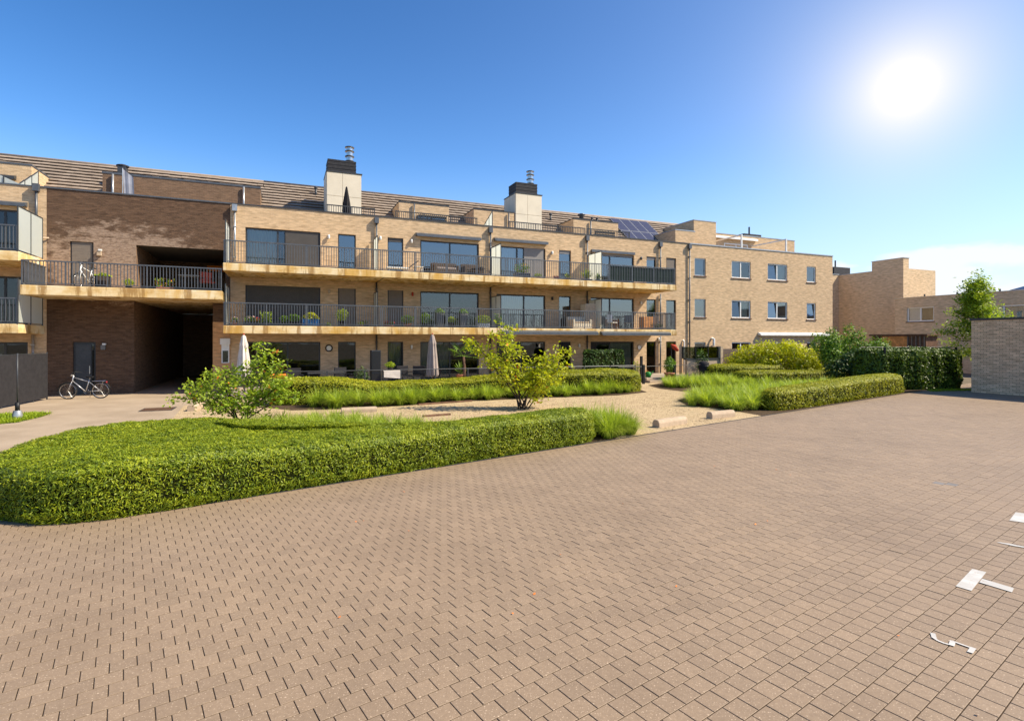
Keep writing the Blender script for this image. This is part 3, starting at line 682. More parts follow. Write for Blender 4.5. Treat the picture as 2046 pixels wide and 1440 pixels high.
window(mn, *bigs[2], F0, T0, splits=(.5,), glass='glass_dark', fw=.07)
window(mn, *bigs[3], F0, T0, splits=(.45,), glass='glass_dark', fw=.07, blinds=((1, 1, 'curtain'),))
for i, (a, b) in enumerate(doors):
    for f, t, fl in ((F0, T0, 0), (F1, T1, 1), (F2, T2, 2)):
        bl = ()
        if fl == 1 and i in (0, 1): bl = (('all', .99, 'shutter_taupe'),)
        if fl == 2 and i in (2, 3): bl = (('all', .1, 'shutter_grey'),)
        if fl == 2 and i == 4: bl = (('all', .62, 'shutter_taupe'),)
        if fl == 2 and i == 1: bl = (('all', .1, 'shutter_dark'),)
        if fl == 0 and i == 1: bl = (('all', 1, 'curtain'),)
        window(mn, a, b, f, t, splits=(), blinds=bl, glass='glass_dark' if fl == 0 else 'glass', name='glazed_door' if i < 4 else 'window')
for u, z0, z1 in ((7.14, F2, 8.72), (13.72, F2, 8.72), (20.27, F2, 8.72), (25.97, F2, 8.72)):
    downpipe(mn, u, z0, z1); downpipe(mn, u, F1, 5.53, hopper=False); downpipe(mn, u, F0, 2.7, hopper=False)
downpipe(mn, .3, F2, 8.75, mat='metal_light'); downpipe(mn, 28.45, .1, 8.75)
for u in (0.1, 7.0, 13.75, 20.35):
    a, b = (0.05, 1.9) if u < 1 else ((1.2, 2.4) if u < 10 else (.9, 2.4))
    screen(mn, u, a, b, F2 + .05, 7.85); screen(mn, u, a, b, F1 + .05, 4.95)
secs = [(.02, 7.0), (7.02, 13.72), (13.76, 20.3), (20.34, 25.22)]
for z in (F1, F2):
    railing(mn, secs, z, z + 1.06, .07)
    railing(mn, [(.1, 2.3)], z, z + 1.06, 25.24, axis='v')
railing(mn, [(4.6, 7.1), (8.2, 13.0), (15.0, 20.3), (20.4, 23.7)], 9.02, 9.58, D + .2, mat='metal_dark', name='terrace_railing')
for u, z, mt in ((4.69, 7.82, 'white'), (7.35, 7.95, 'white'), (9.05, 7.9, 'white'), (17.79, 7.81, 'white'), (24.42, 7.86, 'metal_grey'), (4.7, 4.98, 'stone'), (9.1, 4.98, 'fabric_red'), (17.8, 5.0, 'metal_dark'), (24.4, 4.9, 'white'), (9.05, 2.05, 'white'), (16.9, 2.1, 'white'), (19.7, 2.1, 'white'), (25.83, 2.5, 'white')): lamp(mn, u, z, mat=mt)
for u, z in ((4.7, 2.0), (24.3, 1.95)):
    c = MB(); c.torus((u, D - .04, z), .16, .03, 'y', 20); c = c.build('wall_clock', 'black' if u < 10 else 'stone', mn, True)
    MB().add([(u + .15 * math.cos(t * math.pi / 8), D - .03, z + .15 * math.sin(t * math.pi / 8)) for t in range(16)], [tuple(range(16))]).build('dial', 'white', c)
awning(mn, 9.3, 13.1, 8.42, D - .01); awning(mn, 13.95, 17.45, 8.48, D - .01)
awning(mn, 13.4, 19.42, 2.96, -.005); awning(mn, 19.68, 24.66, 2.94, -.005)
B(20.6, D - .12, 8.04, 23.9, D - .002, 8.2).build('shutter_box', 'metal_grey', mn)
B(25.55, D - .5, 5.0, 25.7, D - .2, 5.25).build('junction_box', 'white', mn) if False else None
g = MB(); n = 60
for i in range(n):
    a = 20.4 + (25.18 - 20.4) * i / n; b = 20.4 + (25.18 - 20.4) * (i + 1) / n; d = .012 * math.sin(i * 1.1) 
    g.quad((a, .11 + d, 5.97), (b, .11 + .012 * math.sin((i + 1) * 1.1), 5.97), (b, .11 + .012 * math.sin((i + 1) * 1.1), 6.86), (a, .11 + d, 6.86))
g.build('green_windbreak', 'green_mesh', mn)
tileroof(mn, 1.4, 33.5, 5.15, 8.9, 9.0, 12.05, 14)
# chimneys
def chimney(u0, u1):
    c = B(u0, 5.0, 8.8, u1, 6.9, 11.98).build('chimney', 'panel_cream', mn); mid = (u0 + u1) / 2; pc_ = u0 + (u1 - u0) * .45
    for a, b in ((u0, pc_), (pc_, u1)):
        for q0, q1 in ((8.82, 10.62), (10.63, 11.93)): B(a + .008, 4.965, q0 + .006, b - .008, 4.999, q1 - .006).build('cladding_panel', 'panel_cream', c)
    for a, b in ((5.0, 5.95), (5.95, 6.9)):
        for q0, q1 in ((8.82, 10.62), (10.63, 11.93)): B(u0 - .035, a + .008, q0 + .006, u0 - .001, b - .008, q1 - .006).build('cladding_panel', 'panel_cream', c)
    B(u0 - .05, 4.94, 11.981, u1 + .05, 6.95, 12.03).build('coping', 'metal_dark', c)
    m = MB()
    for k in range(7): m.box(u0 + .05 + .012 * (k % 2), 5.06 + .012 * (k % 2), 12.031 + k * .1, u1 - .28 - .012 * (k % 2), 6.3, 12.131 + k * .1 - .004)
    m.build('chimney_top', 'cap_black', c)
    fu = u1 - .6; pr = [(.17, 12.72), (.17, 12.8), (.24, 12.81), (.24, 12.86), (.19, 12.87), (.19, 13.08), (.25, 13.09), (.25, 13.14), (.18, 13.15), (.18, 13.38), (.25, 13.39), (.25, 13.44), (.18, 13.45), (.18, 13.6), (.25, 13.62), (.22, 13.68), (.08, 13.73)]
    f = MB().lathe(pr, 18, (fu, 5.5)).build('flue', 'metal_steel', c)
    m = MB()
    for z in (12.81, 13.09, 13.39, 13.62): m.lathe([(.258, z), (.262, z + .01), (.262, z + .045), (.25, z + .05)], 18, (fu, 5.5))
    m.build('flue_collar', 'metal_dark', f)
chimney(4.77, 6.67); chimney(16.41, 18.29)
boxwall(mn, 8.85, 11.93, 5.0, 7.4, 8.8, 10.65, 'brick_beige', 'metal_dark', 'dormer')
boxwall(mn, 13.55, 16.3, 5.0, 7.4, 8.8, 10.66, 'brick_beige', 'metal_dark', 'dormer')
boxwall(mn, 20.7, 24.3, 5.0, 7.4, 8.8, 10.66, 'brick_beige', 'metal_dark', 'dormer')
for u in (9.75, 15.9, 22.0): downpipe(mn, u, 8.8, 10.6, 5.0, hopper=False)
window(mn, 9.95, 11.7, 8.85, 9.95, 4.86, fw=.05, splits=(.5,)); window(mn, 22.3, 24.0, 8.85, 9.75, 4.86, fw=.05, splits=(.5,))
screen(mn, 13.96, 2.8, 4.95, 9.1, 10.1, 4, slope=-.38)
for u, z in ((4.35, 11.75), (20.37, 11.5), (23.9, 11.55), (24.33, 11.55)):
    vv = 5.15 + (z - .45 - 8.9) / (12.05 - 8.9) * 3.85
    p = MB().tube([(u, vv, z - .6), (u, vv, z)], .07, 8).build('vent_pipe', 'metal_dark', mn, True); MB().lathe([(.09, z), (.11, z + .02), (.1, z + .1), (.03, z + .13)], 10, (u, vv)).build('cowl', 'metal_dark', p)
v_ = MB().lathe([(.16, 10.9), (.16, 11.5), (.28, 11.55), (.28, 11.62), (.1, 11.68)], 14, (22.6, 7.2)).build('roof_vent', 'metal_grey', mn, True)
# solar panels: 4 x 2 on the tiled slope
sv, sz = 3.85 / math.hypot(3.85, 3.15), 3.15 / math.hypot(3.85, 3.15)
for i in range(4):
    for j in range(2):
        a0, a1 = .75 + j * 1.95, .75 + j * 1.95 + 1.92; uu = 25.95 + i * .88
        pt = lambda u, a, h: (u, 5.15 + sv * a - sz * h, 8.9 + sz * a + sv * h)
        m = MB()
        c8 = [pt(u, a, h) for h in (.12, .16) for u, a in ((uu, a0), (uu + .86, a0), (uu + .86, a1), (uu, a1))]
        m.add(c8, [(0, 1, 2, 3)[::-1], (4, 5, 6, 7), (0, 1, 5, 4), (1, 2, 6, 5), (2, 3, 7, 6), (3, 0, 4, 7)])
        sp_ = m.build('solar_panel', 'metal_light', mn)
        m = MB()
        for r_ in range(3):
            b0 = a0 + .03 + r_ * (1.86 / 3); b1 = b0 + 1.86 / 3 - .008
            m.add([pt(u, a, .164) for u, a in ((uu + .03, b0), (uu + .83, b0), (uu + .83, b1), (uu + .03, b1))], [(0, 1, 2, 3)])
        m.build('cells', 'solar_cell', sp_)
# left pier at the passage with a small shuttered window
B(-.66, D - .02, -.05, .095, D + .6, 3.3).build('pier', 'brick_orange', mn)
pw = B(-.28, D - .1, 1.3, .06, D - .025, 2.2).build('window', 'white_frame', mn); B(-.23, D - .104, 1.34, .01, D - .101, 1.9).build('pane', 'glass_dark', pw); B(-.33, D - .24, 2.2, .1, D - .03, 2.5).build('shutter_box', 'white', pw)

# ------------------------------------------------------------------ dark brick link with the drive-through
dk = block('passage_building', 'dark brown brick link building with drive-through passage and pale salt stains', 'building', -7.1, D)
m = wallholes(MB(), -7.1, .098, -.05, 9.1, [(-3.87, -.66, -.05, 4.22, .01), (-6.17, -5.33, -.05, T0), (-6.28, -5.41, 4.62, 6.83), (-3.79, -.12, 4.62, 6.82, .01)], D + .004)
m.build('wall', 'brick_dark', dk)
B(-7.1, D - .03, 9.101, .075, D + .3, 9.16).build('coping', 'metal_grey', dk)
B(-7.1, D + .28, 8.7, .09, 5.2, 8.8).build('roof_terrace', 'stone_terrace', dk)
m = MB()   # passage walls and vault
m.quad((-3.87, D + .014, -.05), (-3.87, 16, -.05), (-3.87, 16, 4.22), (-3.87, D + .014, 4.22)); m.quad((-.66, D + .61, -.05), (-.66, 16, -.05), (-.66, 16, 4.22), (-.66, D + .014, 4.22))
m.quad((-3.87, 16, -.05), (-.66, 16, -.05), (-.66, 16, 4.22), (-3.87, 16, 4.22))
m.build('passage_wall', 'brick_dark2', dk)  # lighter brick than the front wall, brightening the dark passage by colour
B(-3.9, D + .014, 4.221, -.6, 16, 4.5).build('passage_ceiling', 'concrete_stained', dk)
m = MB()
m.quad((-3.79, D + .014, 4.62), (-3.79, 8, 4.62), (-3.79, 8, 6.82), (-3.79, D + .014, 6.82)); m.quad((-.12, D + .014, 4.62), (-.12, 8, 4.62), (-.12, 8, 6.82), (-.12, D + .014, 6.82)); m.quad((-3.79, 8, 4.62), (-.12, 8, 4.62), (-.12, 8, 6.82), (-3.79, 8, 6.82))
m.build('loggia_wall', 'brick_dark2', dk)
B(-3.85, D + .014, 6.821, -.05, 8.05, 7.0).build('loggia_ceiling', 'shutter_dark', dk); B(-3.85, D + .014, 4.5, -.05, 8.05, 4.618).build('loggia_floor', 'stone_terrace', dk)
s = B(-7.14, 0, 4.22, -.02, D - .002, 4.61, ch=.02).build('balcony_slab', 'concrete_stained', dk); B(-7.12, .03, 4.611, -.04, .12, 4.65).build('edge_flashing', 'metal_dark', s)
railing(dk, [(-7.12, -.04)], 4.6, 5.63, .07, post=1.4); railing(dk, [(.12, 2.4)], 4.6, 5.63, -7.1, axis='v')
d_ = B(-6.17, D + .1, -.04, -5.33, D + .16, T0).build('entrance_door', 'frame_dark', dk)
B(-6.07, D + .075, .0, -5.52, D + .099, T0 - .1).build('door_panel', 'metal_dark', d_); B(-5.48, D + .075, .0, -5.41, D + .099, T0 - .1).build('side_light', 'glass_dark', d_); MB().tube([(-5.56, D + .04, .9), (-5.56, D + .04, 1.25)], .014, 6).build('handle', 'chrome', d_)
d_ = B(-6.28, D + .1, 4.62, -5.41, D + .16, 6.83).build('roller_shutter_door', 'frame_dark', dk)
m = MB()
for k in range(38): m.box(-6.22, D + .07 - .004 * (k % 2), 4.66 + k * .0565, -5.47, D + .099, 4.66 + k * .0565 + .0535)
m.build('shutter', 'shutter_taupe', d_)
for u, z in ((-5.2, 6.35), (-5.05, 2.1)):
    l = B(u - .07, D - .12, z - .12, u + .1, D - .003, z + .1, ch=.01).build('wall_lamp', 'stone' if z > 3 else 'pot_grey', dk); B(u + .0, D - .15, z + .1, u + .12, D - .03, z + .17).build('lamp_shade', 'white', l)
tileroof(dk, -14.5, 1.397, 5.15, 8.9, 9.0, 12.05, 14)
boxwall(dk, -5.69, 1.35, 5.0, 7.45, 8.8, 10.62, 'brick_dark2', 'metal_grey', 'dormer', ch=.09)
downpipe(dk, -5.25, 8.8, 10.6, 5.0, mat='metal_light', hopper=False); downpipe(dk, .55, 8.8, 10.6, 5.0, mat='metal_light', hopper=False)
h_ = B(-5.46, 6.6, 10.7, -5.1, 7.1, 11.5).build('roof_vent', 'metal_dark', dk); MB().lathe([(.2, 11.501), (.29, 11.52), (.29, 11.58), (.15, 11.63)], 14, (-5.28, 6.85)).build('cowl', 'cap_black', h_)
c_ = MB()
for k in range(6):
    a, b = -4.58 + k * .07, -4.58 + (k + 1) * .07; d0, d1 = .015 * math.sin(k * 1.7), .015 * math.sin((k + 1) * 1.7)
    c_.quad((a, 4.0 + d0, 9.3), (b, 4.0 + d1, 9.3), (b - .05, 4.0 + d1, 10.6 - k * .06), (a - .05, 4.0 + d0, 10.66 - k * .06))
c_ = c_.build('cloth_screen', 'fabric_slate', dk); MB().tube([(-4.64, 4, 8.8), (-4.64, 4, 10.7)], .02, 6).build('pole', 'metal_light', c_)
p = MB().tube([(-2.5, 7.3, 10.6), (-2.5, 7.3, 11.0)], .05, 8).build('vent_pipe', 'metal_dark', dk)

# ------------------------------------------------------------------ left wing
lf = block('apartment_wing', 'beige brick apartment wing with frosted balcony screens at the left edge', 'building', -16, D)
lh = [(-10.4, -7.75, f, t) for f, t in ((F0 - .1, T0), (F1, T1), (F2, T2))]
m = wallholes(MB(), -16, -7.102, -.05, 9.1, lh, D); m.quad((-7.102, D + .01, -.05), (-7.102, D, -.05), (-7.102, D, 9.1), (-7.102, D + .01, 9.1)); m.build('wall', 'brick_beige', lf)
B(-16, D - .03, 9.101, -7.11, D + .3, 9.16).build('coping', 'metal_grey', lf); B(-16, D + .28, 8.7, -7.11, 5.2, 8.8).build('roof_terrace', 'stone_terrace', lf)
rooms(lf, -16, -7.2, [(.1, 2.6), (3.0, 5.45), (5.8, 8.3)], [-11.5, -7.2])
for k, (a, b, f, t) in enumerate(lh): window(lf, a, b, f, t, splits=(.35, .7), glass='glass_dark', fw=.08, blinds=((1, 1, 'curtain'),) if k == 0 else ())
for z0, z1 in ((5.55, 5.93), (2.68, 3.05)):
    s = B(-16, 0, z0, -7.16, D - .002, z1, ch=.02).build('balcony_slab', 'concrete_stained', lf); B(-16, .03, z1 + .001, -7.2, .12, z1 + .05).build('edge_flashing', 'metal_dark', s)
    railing(lf, [(-11.5, -7.24)], z1, z1 + 1.05, .07); screen(lf, -7.2, .02, 2.4, z1 + .04, z1 + 1.82, 2)
downpipe(lf, -7.43, 7.2, 8.9, mat='metal_grey'); downpipe(lf, -7.75 + .2, .1, 2.66, hopper=False, mat='metal_light')
MB().tube([(-7.0, D - .05, 6.9), (-7.5, D - .25, 6.85)], .035, 8).build('overflow_spout', 'stone', lf, True)
awning(lf, -11.5, -7.75, 8.4, D - .01)
boxwall(lf, -13, -8.45, 5.0, 7.4, 8.8, 10.62, 'brick_beige', 'metal_grey', 'dormer', ch=.08); awning(lf, -12, -9.0, 10.1, 4.99, 'metal_dark')
screen(lf, -8.2, 2.8, 5.0, 9.1, 9.2, 3, slope=.55)
m = MB().add([(-9.9, D + .1, 9.17), (-8.0, D + .1, 9.17), (-9.9, D + .1, 10.05)], [(0, 1, 2)]).build('glass_wedge', 'screen_glass', lf)
m = MB()
for u, z in ((-9.9, 10.05), (-9.2, 9.73), (-8.6, 9.45)): m.box(u - .02, D + .07, 9.17, u + .02, D + .13, z)
m.build('wedge_post', 'metal_dark', lf)

# ------------------------------------------------------------------ right block with white windows
rt = block('apartment_end_block', 'tan brick block with eight white-framed windows right of the balconies', 'building', 28.54, D)
rw = [(28.97, 29.96), (32.36, 34.19), (35.89, 37.91), (40.0, 41.0)]
rows = [(6.93, 8.16), (4.03, 5.31), (1.3, 2.28)]
hs_ = [(a, b, z0, z1) for a, b in rw for z0, z1 in rows]
m = wallholes(MB(), 28.535, 42.9, -.05, 9.1, hs_, D); m.quad((42.9, D, -.05), (42.9, D + 8, -.05), (42.9, D + 8, 9.1), (42.9, D, 9.1)); m.build('wall', 'brick_beige', rt)
B(28.56, D - .04, 9.101, 42.94, D + .3, 9.17).build('coping', 'metal_light', rt); B(28.56, D + .28, 8.7, 42.88, 9, 8.8).build('roof_terrace', 'stone_terrace', rt)
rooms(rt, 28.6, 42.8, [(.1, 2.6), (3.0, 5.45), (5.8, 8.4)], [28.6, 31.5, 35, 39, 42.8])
for j, (z0, z1) in enumerate(rows):
    for i, (a, b) in enumerate(rw):
        fr = 'white_frame' if i else 'metal_light'
        bl = {(0, 0): (('all', 1, 'blind_lilac'),), (1, 0): ((0, 1, 'blind_lilac'),), (2, 0): (('all', 1, 'curtain'),), (3, 0): (('all', 1, 'blind_lilac'),), (1, 1): ((1, 1, 'curtain'),)}.get((i, j), ())
        window(rt, a, b, z0, z1, splits=(.5,) if b - a > 1.2 else (), frame=fr, glass='glass_clear' if bl else 'glass', rec=.06, fw=.075, sill='wood_dark', blinds=bl, tilt=(0,) if (i, j) in ((2, 0), (2, 1), (3, 1), (1, 1)) else ())
boxwall(rt, 30.62, 32.75, 4.5, 8.0, 8.8, 11.33, 'brick_beige', 'metal_light', 'stair_tower'); boxwall(rt, 28.75, 30.55, 4.3, 7.0, 8.8, 10.42, 'brick_beige', 'metal_light', 'stair_tower')
boxwall(rt, 32.77, 42.85, 6.0, 11, 8.8, 10.9, 'brick_beige', 'metal_light', 'penthouse')
window(rt, 35.0, 37.5, 8.9, 10.2, 5.9, frame='white_frame', fw=.07)
awning(rt, 33.6, 38.4, 10.75, 5.98, 'white'); awning(rt, 34.9, 42.3, 3.0, D - .01, 'white')
for u, z in ((33.4, 10.15), (37.9, 10.15)):
    B(u - .05, D + .05, 9.172, u + .05, D + .15, z).build('pergola_post', 'white', rt); B(u - .04, D + .152, z - .09, u + .04, 5.98, z).build('pergola_beam', 'white', rt)
k_ = B(39.2, 8, 10.97, 41.2, 9, 11.65).build('roof_unit', 'cap_black', rt); MB().tube([(40.2, 8.4, 11.651), (40.2, 8.4, 12.35)], .07, 8).build('vent_pipe', 'metal_dark', k_)
MB().tube([(30.5, D - .02, 2.0), (30.5, D - .2, 2.05), (30.5, D - .2, 2.5), (30.5, D - .02, 2.55)], .09, 10).build('vent_pipe', 'white', rt, True)
MB().tube([(27.95, D - .1, 0.2), (27.95, D - .1, 2.35), (27.95, D - .02, 2.42)], .055, 10).build('downpipe', 'white', rt, True)
# lower link and projecting wing at the right
wg = block('side_wing', 'windowless tan brick wing with stepped roof corner beyond the long block', 'building', 52, 2.72)
B(49.5, 8.65, -.05, 52, 12, 8.74).build('link_wall', 'brick_beige_lifted', wg); B(49.4, 8.6, 8.741, 52, 12, 8.79).build('coping', 'metal_light', wg)
MB().prism([(52, 2.72), (56.5, 2.72), (56.5, 12), (52, 12)], -.05, 8.66).build('wall', 'brick_beige_lifted', wg)
B(52, 2.722, 8.662, 52.75, 5.45, 9.55).build('roof_block', 'brick_beige_lifted', wg); B(51.96, 2.68, 9.551, 52.79, 5.49, 9.6).build('coping', 'metal_light', wg); B(51.96, 5.492, 8.661, 56.5, 12, 8.71).build('coping', 'metal_light', wg)
k_ = B(52.1, 9.2, 8.8, 54.4, 10.4, 9.6).build('roof_unit', 'cap_black', wg); MB().tube([(52.8, 9.6, 9.601), (52.8, 9.6, 10.3)], .07, 8).build('vent_pipe', 'metal_dark', k_)
lw = block('low_wing', 'low two-storey brown brick house with white windows behind the right tree', 'building', 49.5, 1.87)
m = wallholes(MB(), -14, 1.87, -.05, 5.85, [(-1.07, .93, 3.92, 5.08), (-9.4, -5.45, 3.8, 4.92)], 49.5, axis='u')
m.quad((49.5, 1.87, -.05), (56, 1.87, -.05), (56, 1.87, 5.85), (49.5, 1.87, 5.85)); m.quad((49.5, -14, -.05), (56, -14, -.05), (56, -14, 5.85), (49.5, -14, 5.85)); m.quad((49.5, -14, 5.85), (56, -14, 5.85), (56, 1.87, 5.85), (49.5, 1.87, 5.85)); m.build('wall', 'brick_beige_lifted', lw)
B(49.46, -14, 5.851, 49.8, 1.9, 5.91).build('coping', 'metal_light', lw)
B(50.1, -13.9, .1, 52, 1.8, 5.7).build('interior', 'room', lw)
window(lw, -1.07, .93, 3.92, 5.08, 49.5, splits=(.5,), frame='white_frame', axis='u', fw=.09, sill='wood_dark', blinds=((1, 1, 'blind_lilac'),), glass='glass_clear'); window(lw, -9.4, -5.45, 3.8, 4.92, 49.5, splits=(.35, .68), frame='white_frame', axis='u', fw=.11, sill='wood_dark', blinds=((2, 1, 'curtain'),))
MB().prism([(51, -8.2), (53.4, -8.2), (53.4, -5.2), (51, -5.2)], 5.852, 6.05).build('roof_light', 'metal_light', lw)
m = MB().add([(51, -8.2, 6.05), (53.4, -8.2, 6.05), (53.4, -5.2, 6.05), (51, -5.2, 6.05), (52.2, -6.7, 6.65)], [(0, 1, 4), (1, 2, 4), (2, 3, 4), (3, 0, 4)]).build('roof_light_glazing', 'glass', lw)
for v in (0, -2.3, -5.0): MB().tube([(50.2, v, 5.86), (50.2, v, 6.12)], .06, 8).build('vent_pipe', 'metal_dark', lw)
ga = block('garage', 'flat-roofed pinkish brick garage at the right edge of the paving', 'garage', 32, -12.45)
B(32, -24, -.05, 40, -12.45, 3.33).build('wall', 'brick_garage', ga); B(31.96, -24, 3.331, 40, -12.41, 3.42).build('coping', 'metal_dark', ga)
sd = uvthing('garden_shed', 'flat-roofed shed with vertical orange wood boards behind the dark hedge', 'shed', 40.6, -3.9)
B(0, -1.7, 0, 1.2, 1.75, 2.7).build('body', 'wood_dark', sd); B(-.15, -1.85, 2.701, 1.3, 1.9, 2.82).build('roof', 'wood_dark', sd)
for k in range(13): B(-.035, -.55 + k * .125, .05, -.001, -.55 + k * .125 + .112, 2.68).build('board', 'wood_orange', sd)
for k in range(5): B(-.06, -1.65 + k * .25, .05, -.02, -1.65 + k * .25 + .06, 2.68).build('post', 'shutter_taupe', sd)
# ------------------------------------------------------------------ hedges
fh = [(-5.45, 7.15), (-4.2, 8.22), (-2.72, 9.33), (-1.4, 10.33), (-.245, 11.2), (.9, 12.05), (1.6, 12.6), (2.0, 13.05), (1.85, 13.45), (1.3, 13.5), (.6, 13.2), (-.3, 12.65), (-1.5, 11.9), (-2.6, 11.3), (-3.4, 10.95), (-4.2, 10.6), (-5.0, 10.65), (-5.55, 11.1), (-5.9, 11.9), (-6.7, 12.5), (-7.6, 12.45), (-8.3, 11.7), (-8.6, 10.6), (-8.6, 9.7), (-8.45, 8.9), (-8.0, 8.1), (-7.25, 7.45), (-6.4, 7.05)]
hedge('clipped_hedge', 'large clipped yew hedge with rounded lobe along the front of the paving', fh, lambda q: .72 + .05 * np.sin(q[:, 0] * 1.1 + .5) + .03 * np.sin(q[:, 1] * 1.9), 'leaf_hedge', 9000, .06, .0125, rnd=.42, step=.16, amp=.035)
bh = [(-8.7, 19.9), (-6, 20.95), (-3, 22.2), (0, 23.4), (3, 24.45), (5.5, 25.2), (6.2, 25.8), (6.1, 26.5), (5, 26.7), (2, 25.7), (-2, 24.1), (-6, 22.5), (-8.7, 21.5), (-9.2, 20.7)]
hedge('clipped_hedge', 'long wavy clipped hedge below the terraces with tufted grass in front', bh, lambda q: np.interp(q[:, 0], [-8.3, -6.7, -5.5, -2.7, -.5, 4.2, 6.2], [.98, .93, .70, .78, .9, 1.06, .98]), 'leaf_hedge_yellow', 2300, .08, .022, rnd=.6, step=.3, amp=.05)
rh = [(9.15, 18.45), (11, 19.75), (13, 21.25), (15, 22.75), (17, 24.2), (18.0, 24.95), (18.3, 25.6), (17.7, 26.0), (16.5, 25.3), (14, 23.5), (12, 22.0), (10, 20.5), (8.9, 19.5), (8.7, 18.8)]
hedge('clipped_hedge', 'low golden clipped hedge running diagonally along the paving edge at right', rh, lambda q: np.interp(q[:, 0], [9, 11, 14, 18], [.68, .72, .8, .86]), 'leaf_hedge_yellow', 2600, .075, .021, rnd=.42, step=.25, amp=.05)
hedge('clipped_hedge', 'small rounded mound of clipped hedge beside the brown garden screen', [(11.7, 32.0), (13.5, 31.8), (16, 32.6), (17, 33.4), (16, 34.2), (13, 34.0), (11.6, 33.2)], .95, 'leaf_hedge_yellow', 1500, .085, .028, rnd=.5, step=.35, amp=.06)
hedge('clipped_hedge', 'low flat clipped hedge under the yellow shrub', [(12.6, 29.2), (15, 29.6), (18, 30.3), (20, 31.0), (20.2, 32), (18, 31.6), (15, 31.0), (12.6, 30.5), (12.0, 29.8)], .72, 'leaf_hedge_yellow', 1500, .085, .028, rnd=.4, step=.35, amp=.06)
hedge('leafy_hedge', 'tall dark leafy hedge between the bush and the garage', [(17.3, 26.3), (19, 26.35), (21, 26.7), (22.7, 27.1), (22.7, 28.4), (20, 28.1), (17.6, 27.6), (17.0, 27.0)], 2.0, 'leaf_mid', 1700, .13, .075, rnd=.5, step=.3, amp=.14)
hedge('leafy_hedge', 'dark ivy hedge panel standing on the terrace before a big window', [W(18.15, -.75), W(21.0, -.75), W(21.0, -.35), W(18.15, -.35)], 1.85, 'leaf_dark', 1000, .12, .075, rnd=.1, step=.2, amp=.04)

# ------------------------------------------------------------------ ornamental grass beds
def bedpts(poly, spacing):
    a = np.array(poly); lo, hi = a.min(0), a.max(0); gx = np.arange(lo[0], hi[0], spacing); gy = np.arange(lo[1], hi[1], spacing)
    q = np.array([(x + rng.uniform(-.35, .35) * spacing, y + rng.uniform(-.35, .35) * spacing) for x in gx for y in gy]); return q[inpoly(q, poly)]
grassbed('fountain_grass', 'tufted green fountain grass at the right end of the front hedge', bedpts([(1.9, 13.75), (2.35, 13.35), (3.15, 13.95), (2.7, 14.75), (1.6, 14.6), (.8, 13.9)], .25), .82, 260, wd=.012)
grassbed('fountain_grass', 'low feathery grass strip behind the front hedge under the left tree', bedpts([(-7.6, 13.5), (-5.8, 12.6), (-4, 12), (-2, 13.0), (-1, 14.6), (-3, 15.3), (-5, 16.5), (-7.2, 16.0)], .42), .5, 110, wd=.013)
grassbed('fountain_grass', 'row of arching grass tufts before the long wavy hedge', np.vstack([bedpts([(-7.5, 19.05), (-5.6, 19.4), (-3.6, 20.5), (-1.7, 21.75), (1.6, 23.1), (4.3, 24.0), (5.9, 25.2), (5.4, 25.3), (1.4, 24.0), (-2, 22.7), (-5, 21.1), (-7.6, 20.1)], .5)]), .8, 300, wd=.015)
grassbed('fountain_grass', 'broad mass of bright fountain grass before the golden hedge at right', bedpts([(6.75, 21.4), (6.6, 20.0), (7.3, 18.8), (8.5, 18.3), (9.4, 20.3), (11.5, 22.2), (14, 24.2), (17, 26.2), (16, 27.5), (13, 26.3), (10.5, 25), (8.2, 23.4)], .46), .74, 210, wd=.015)
grassbed('fountain_grass', 'patch of fountain grass beside the terracotta pot and iron fence', bedpts([(7.8, 27.4), (9.5, 27.3), (12, 28.1), (14, 29), (13, 30.5), (11.8, 31.5), (9.5, 30.5), (8.2, 29)], .46), .72, 190, wd=.016)
lp = [(-16.8, 15.6), (-15.2, 15.3), (-14.6, 16.0), (-14.9, 17.2), (-15.3, 17.95), (-16.6, 17.6)]
sheet('lawn', lp, -.008, 'lawn_soil'); grassbed('ground_cover', 'small green ground cover patch round the metal post at left', bedpts(lp, .12), .13, 26, 'leaf_lime', .02, 'ground cover', .7)
lp = [(19.8, 25.6), (22.6, 26.1), (22.3, 26.75), (20, 26.2)]
sheet('lawn', lp, -.003, 'lawn_soil'); grassbed('lawn_grass', 'narrow strip of short grass below the dark leafy hedge', bedpts(lp, .12), .1, 26, 'leaf_lime', .02, 'grass', .7)

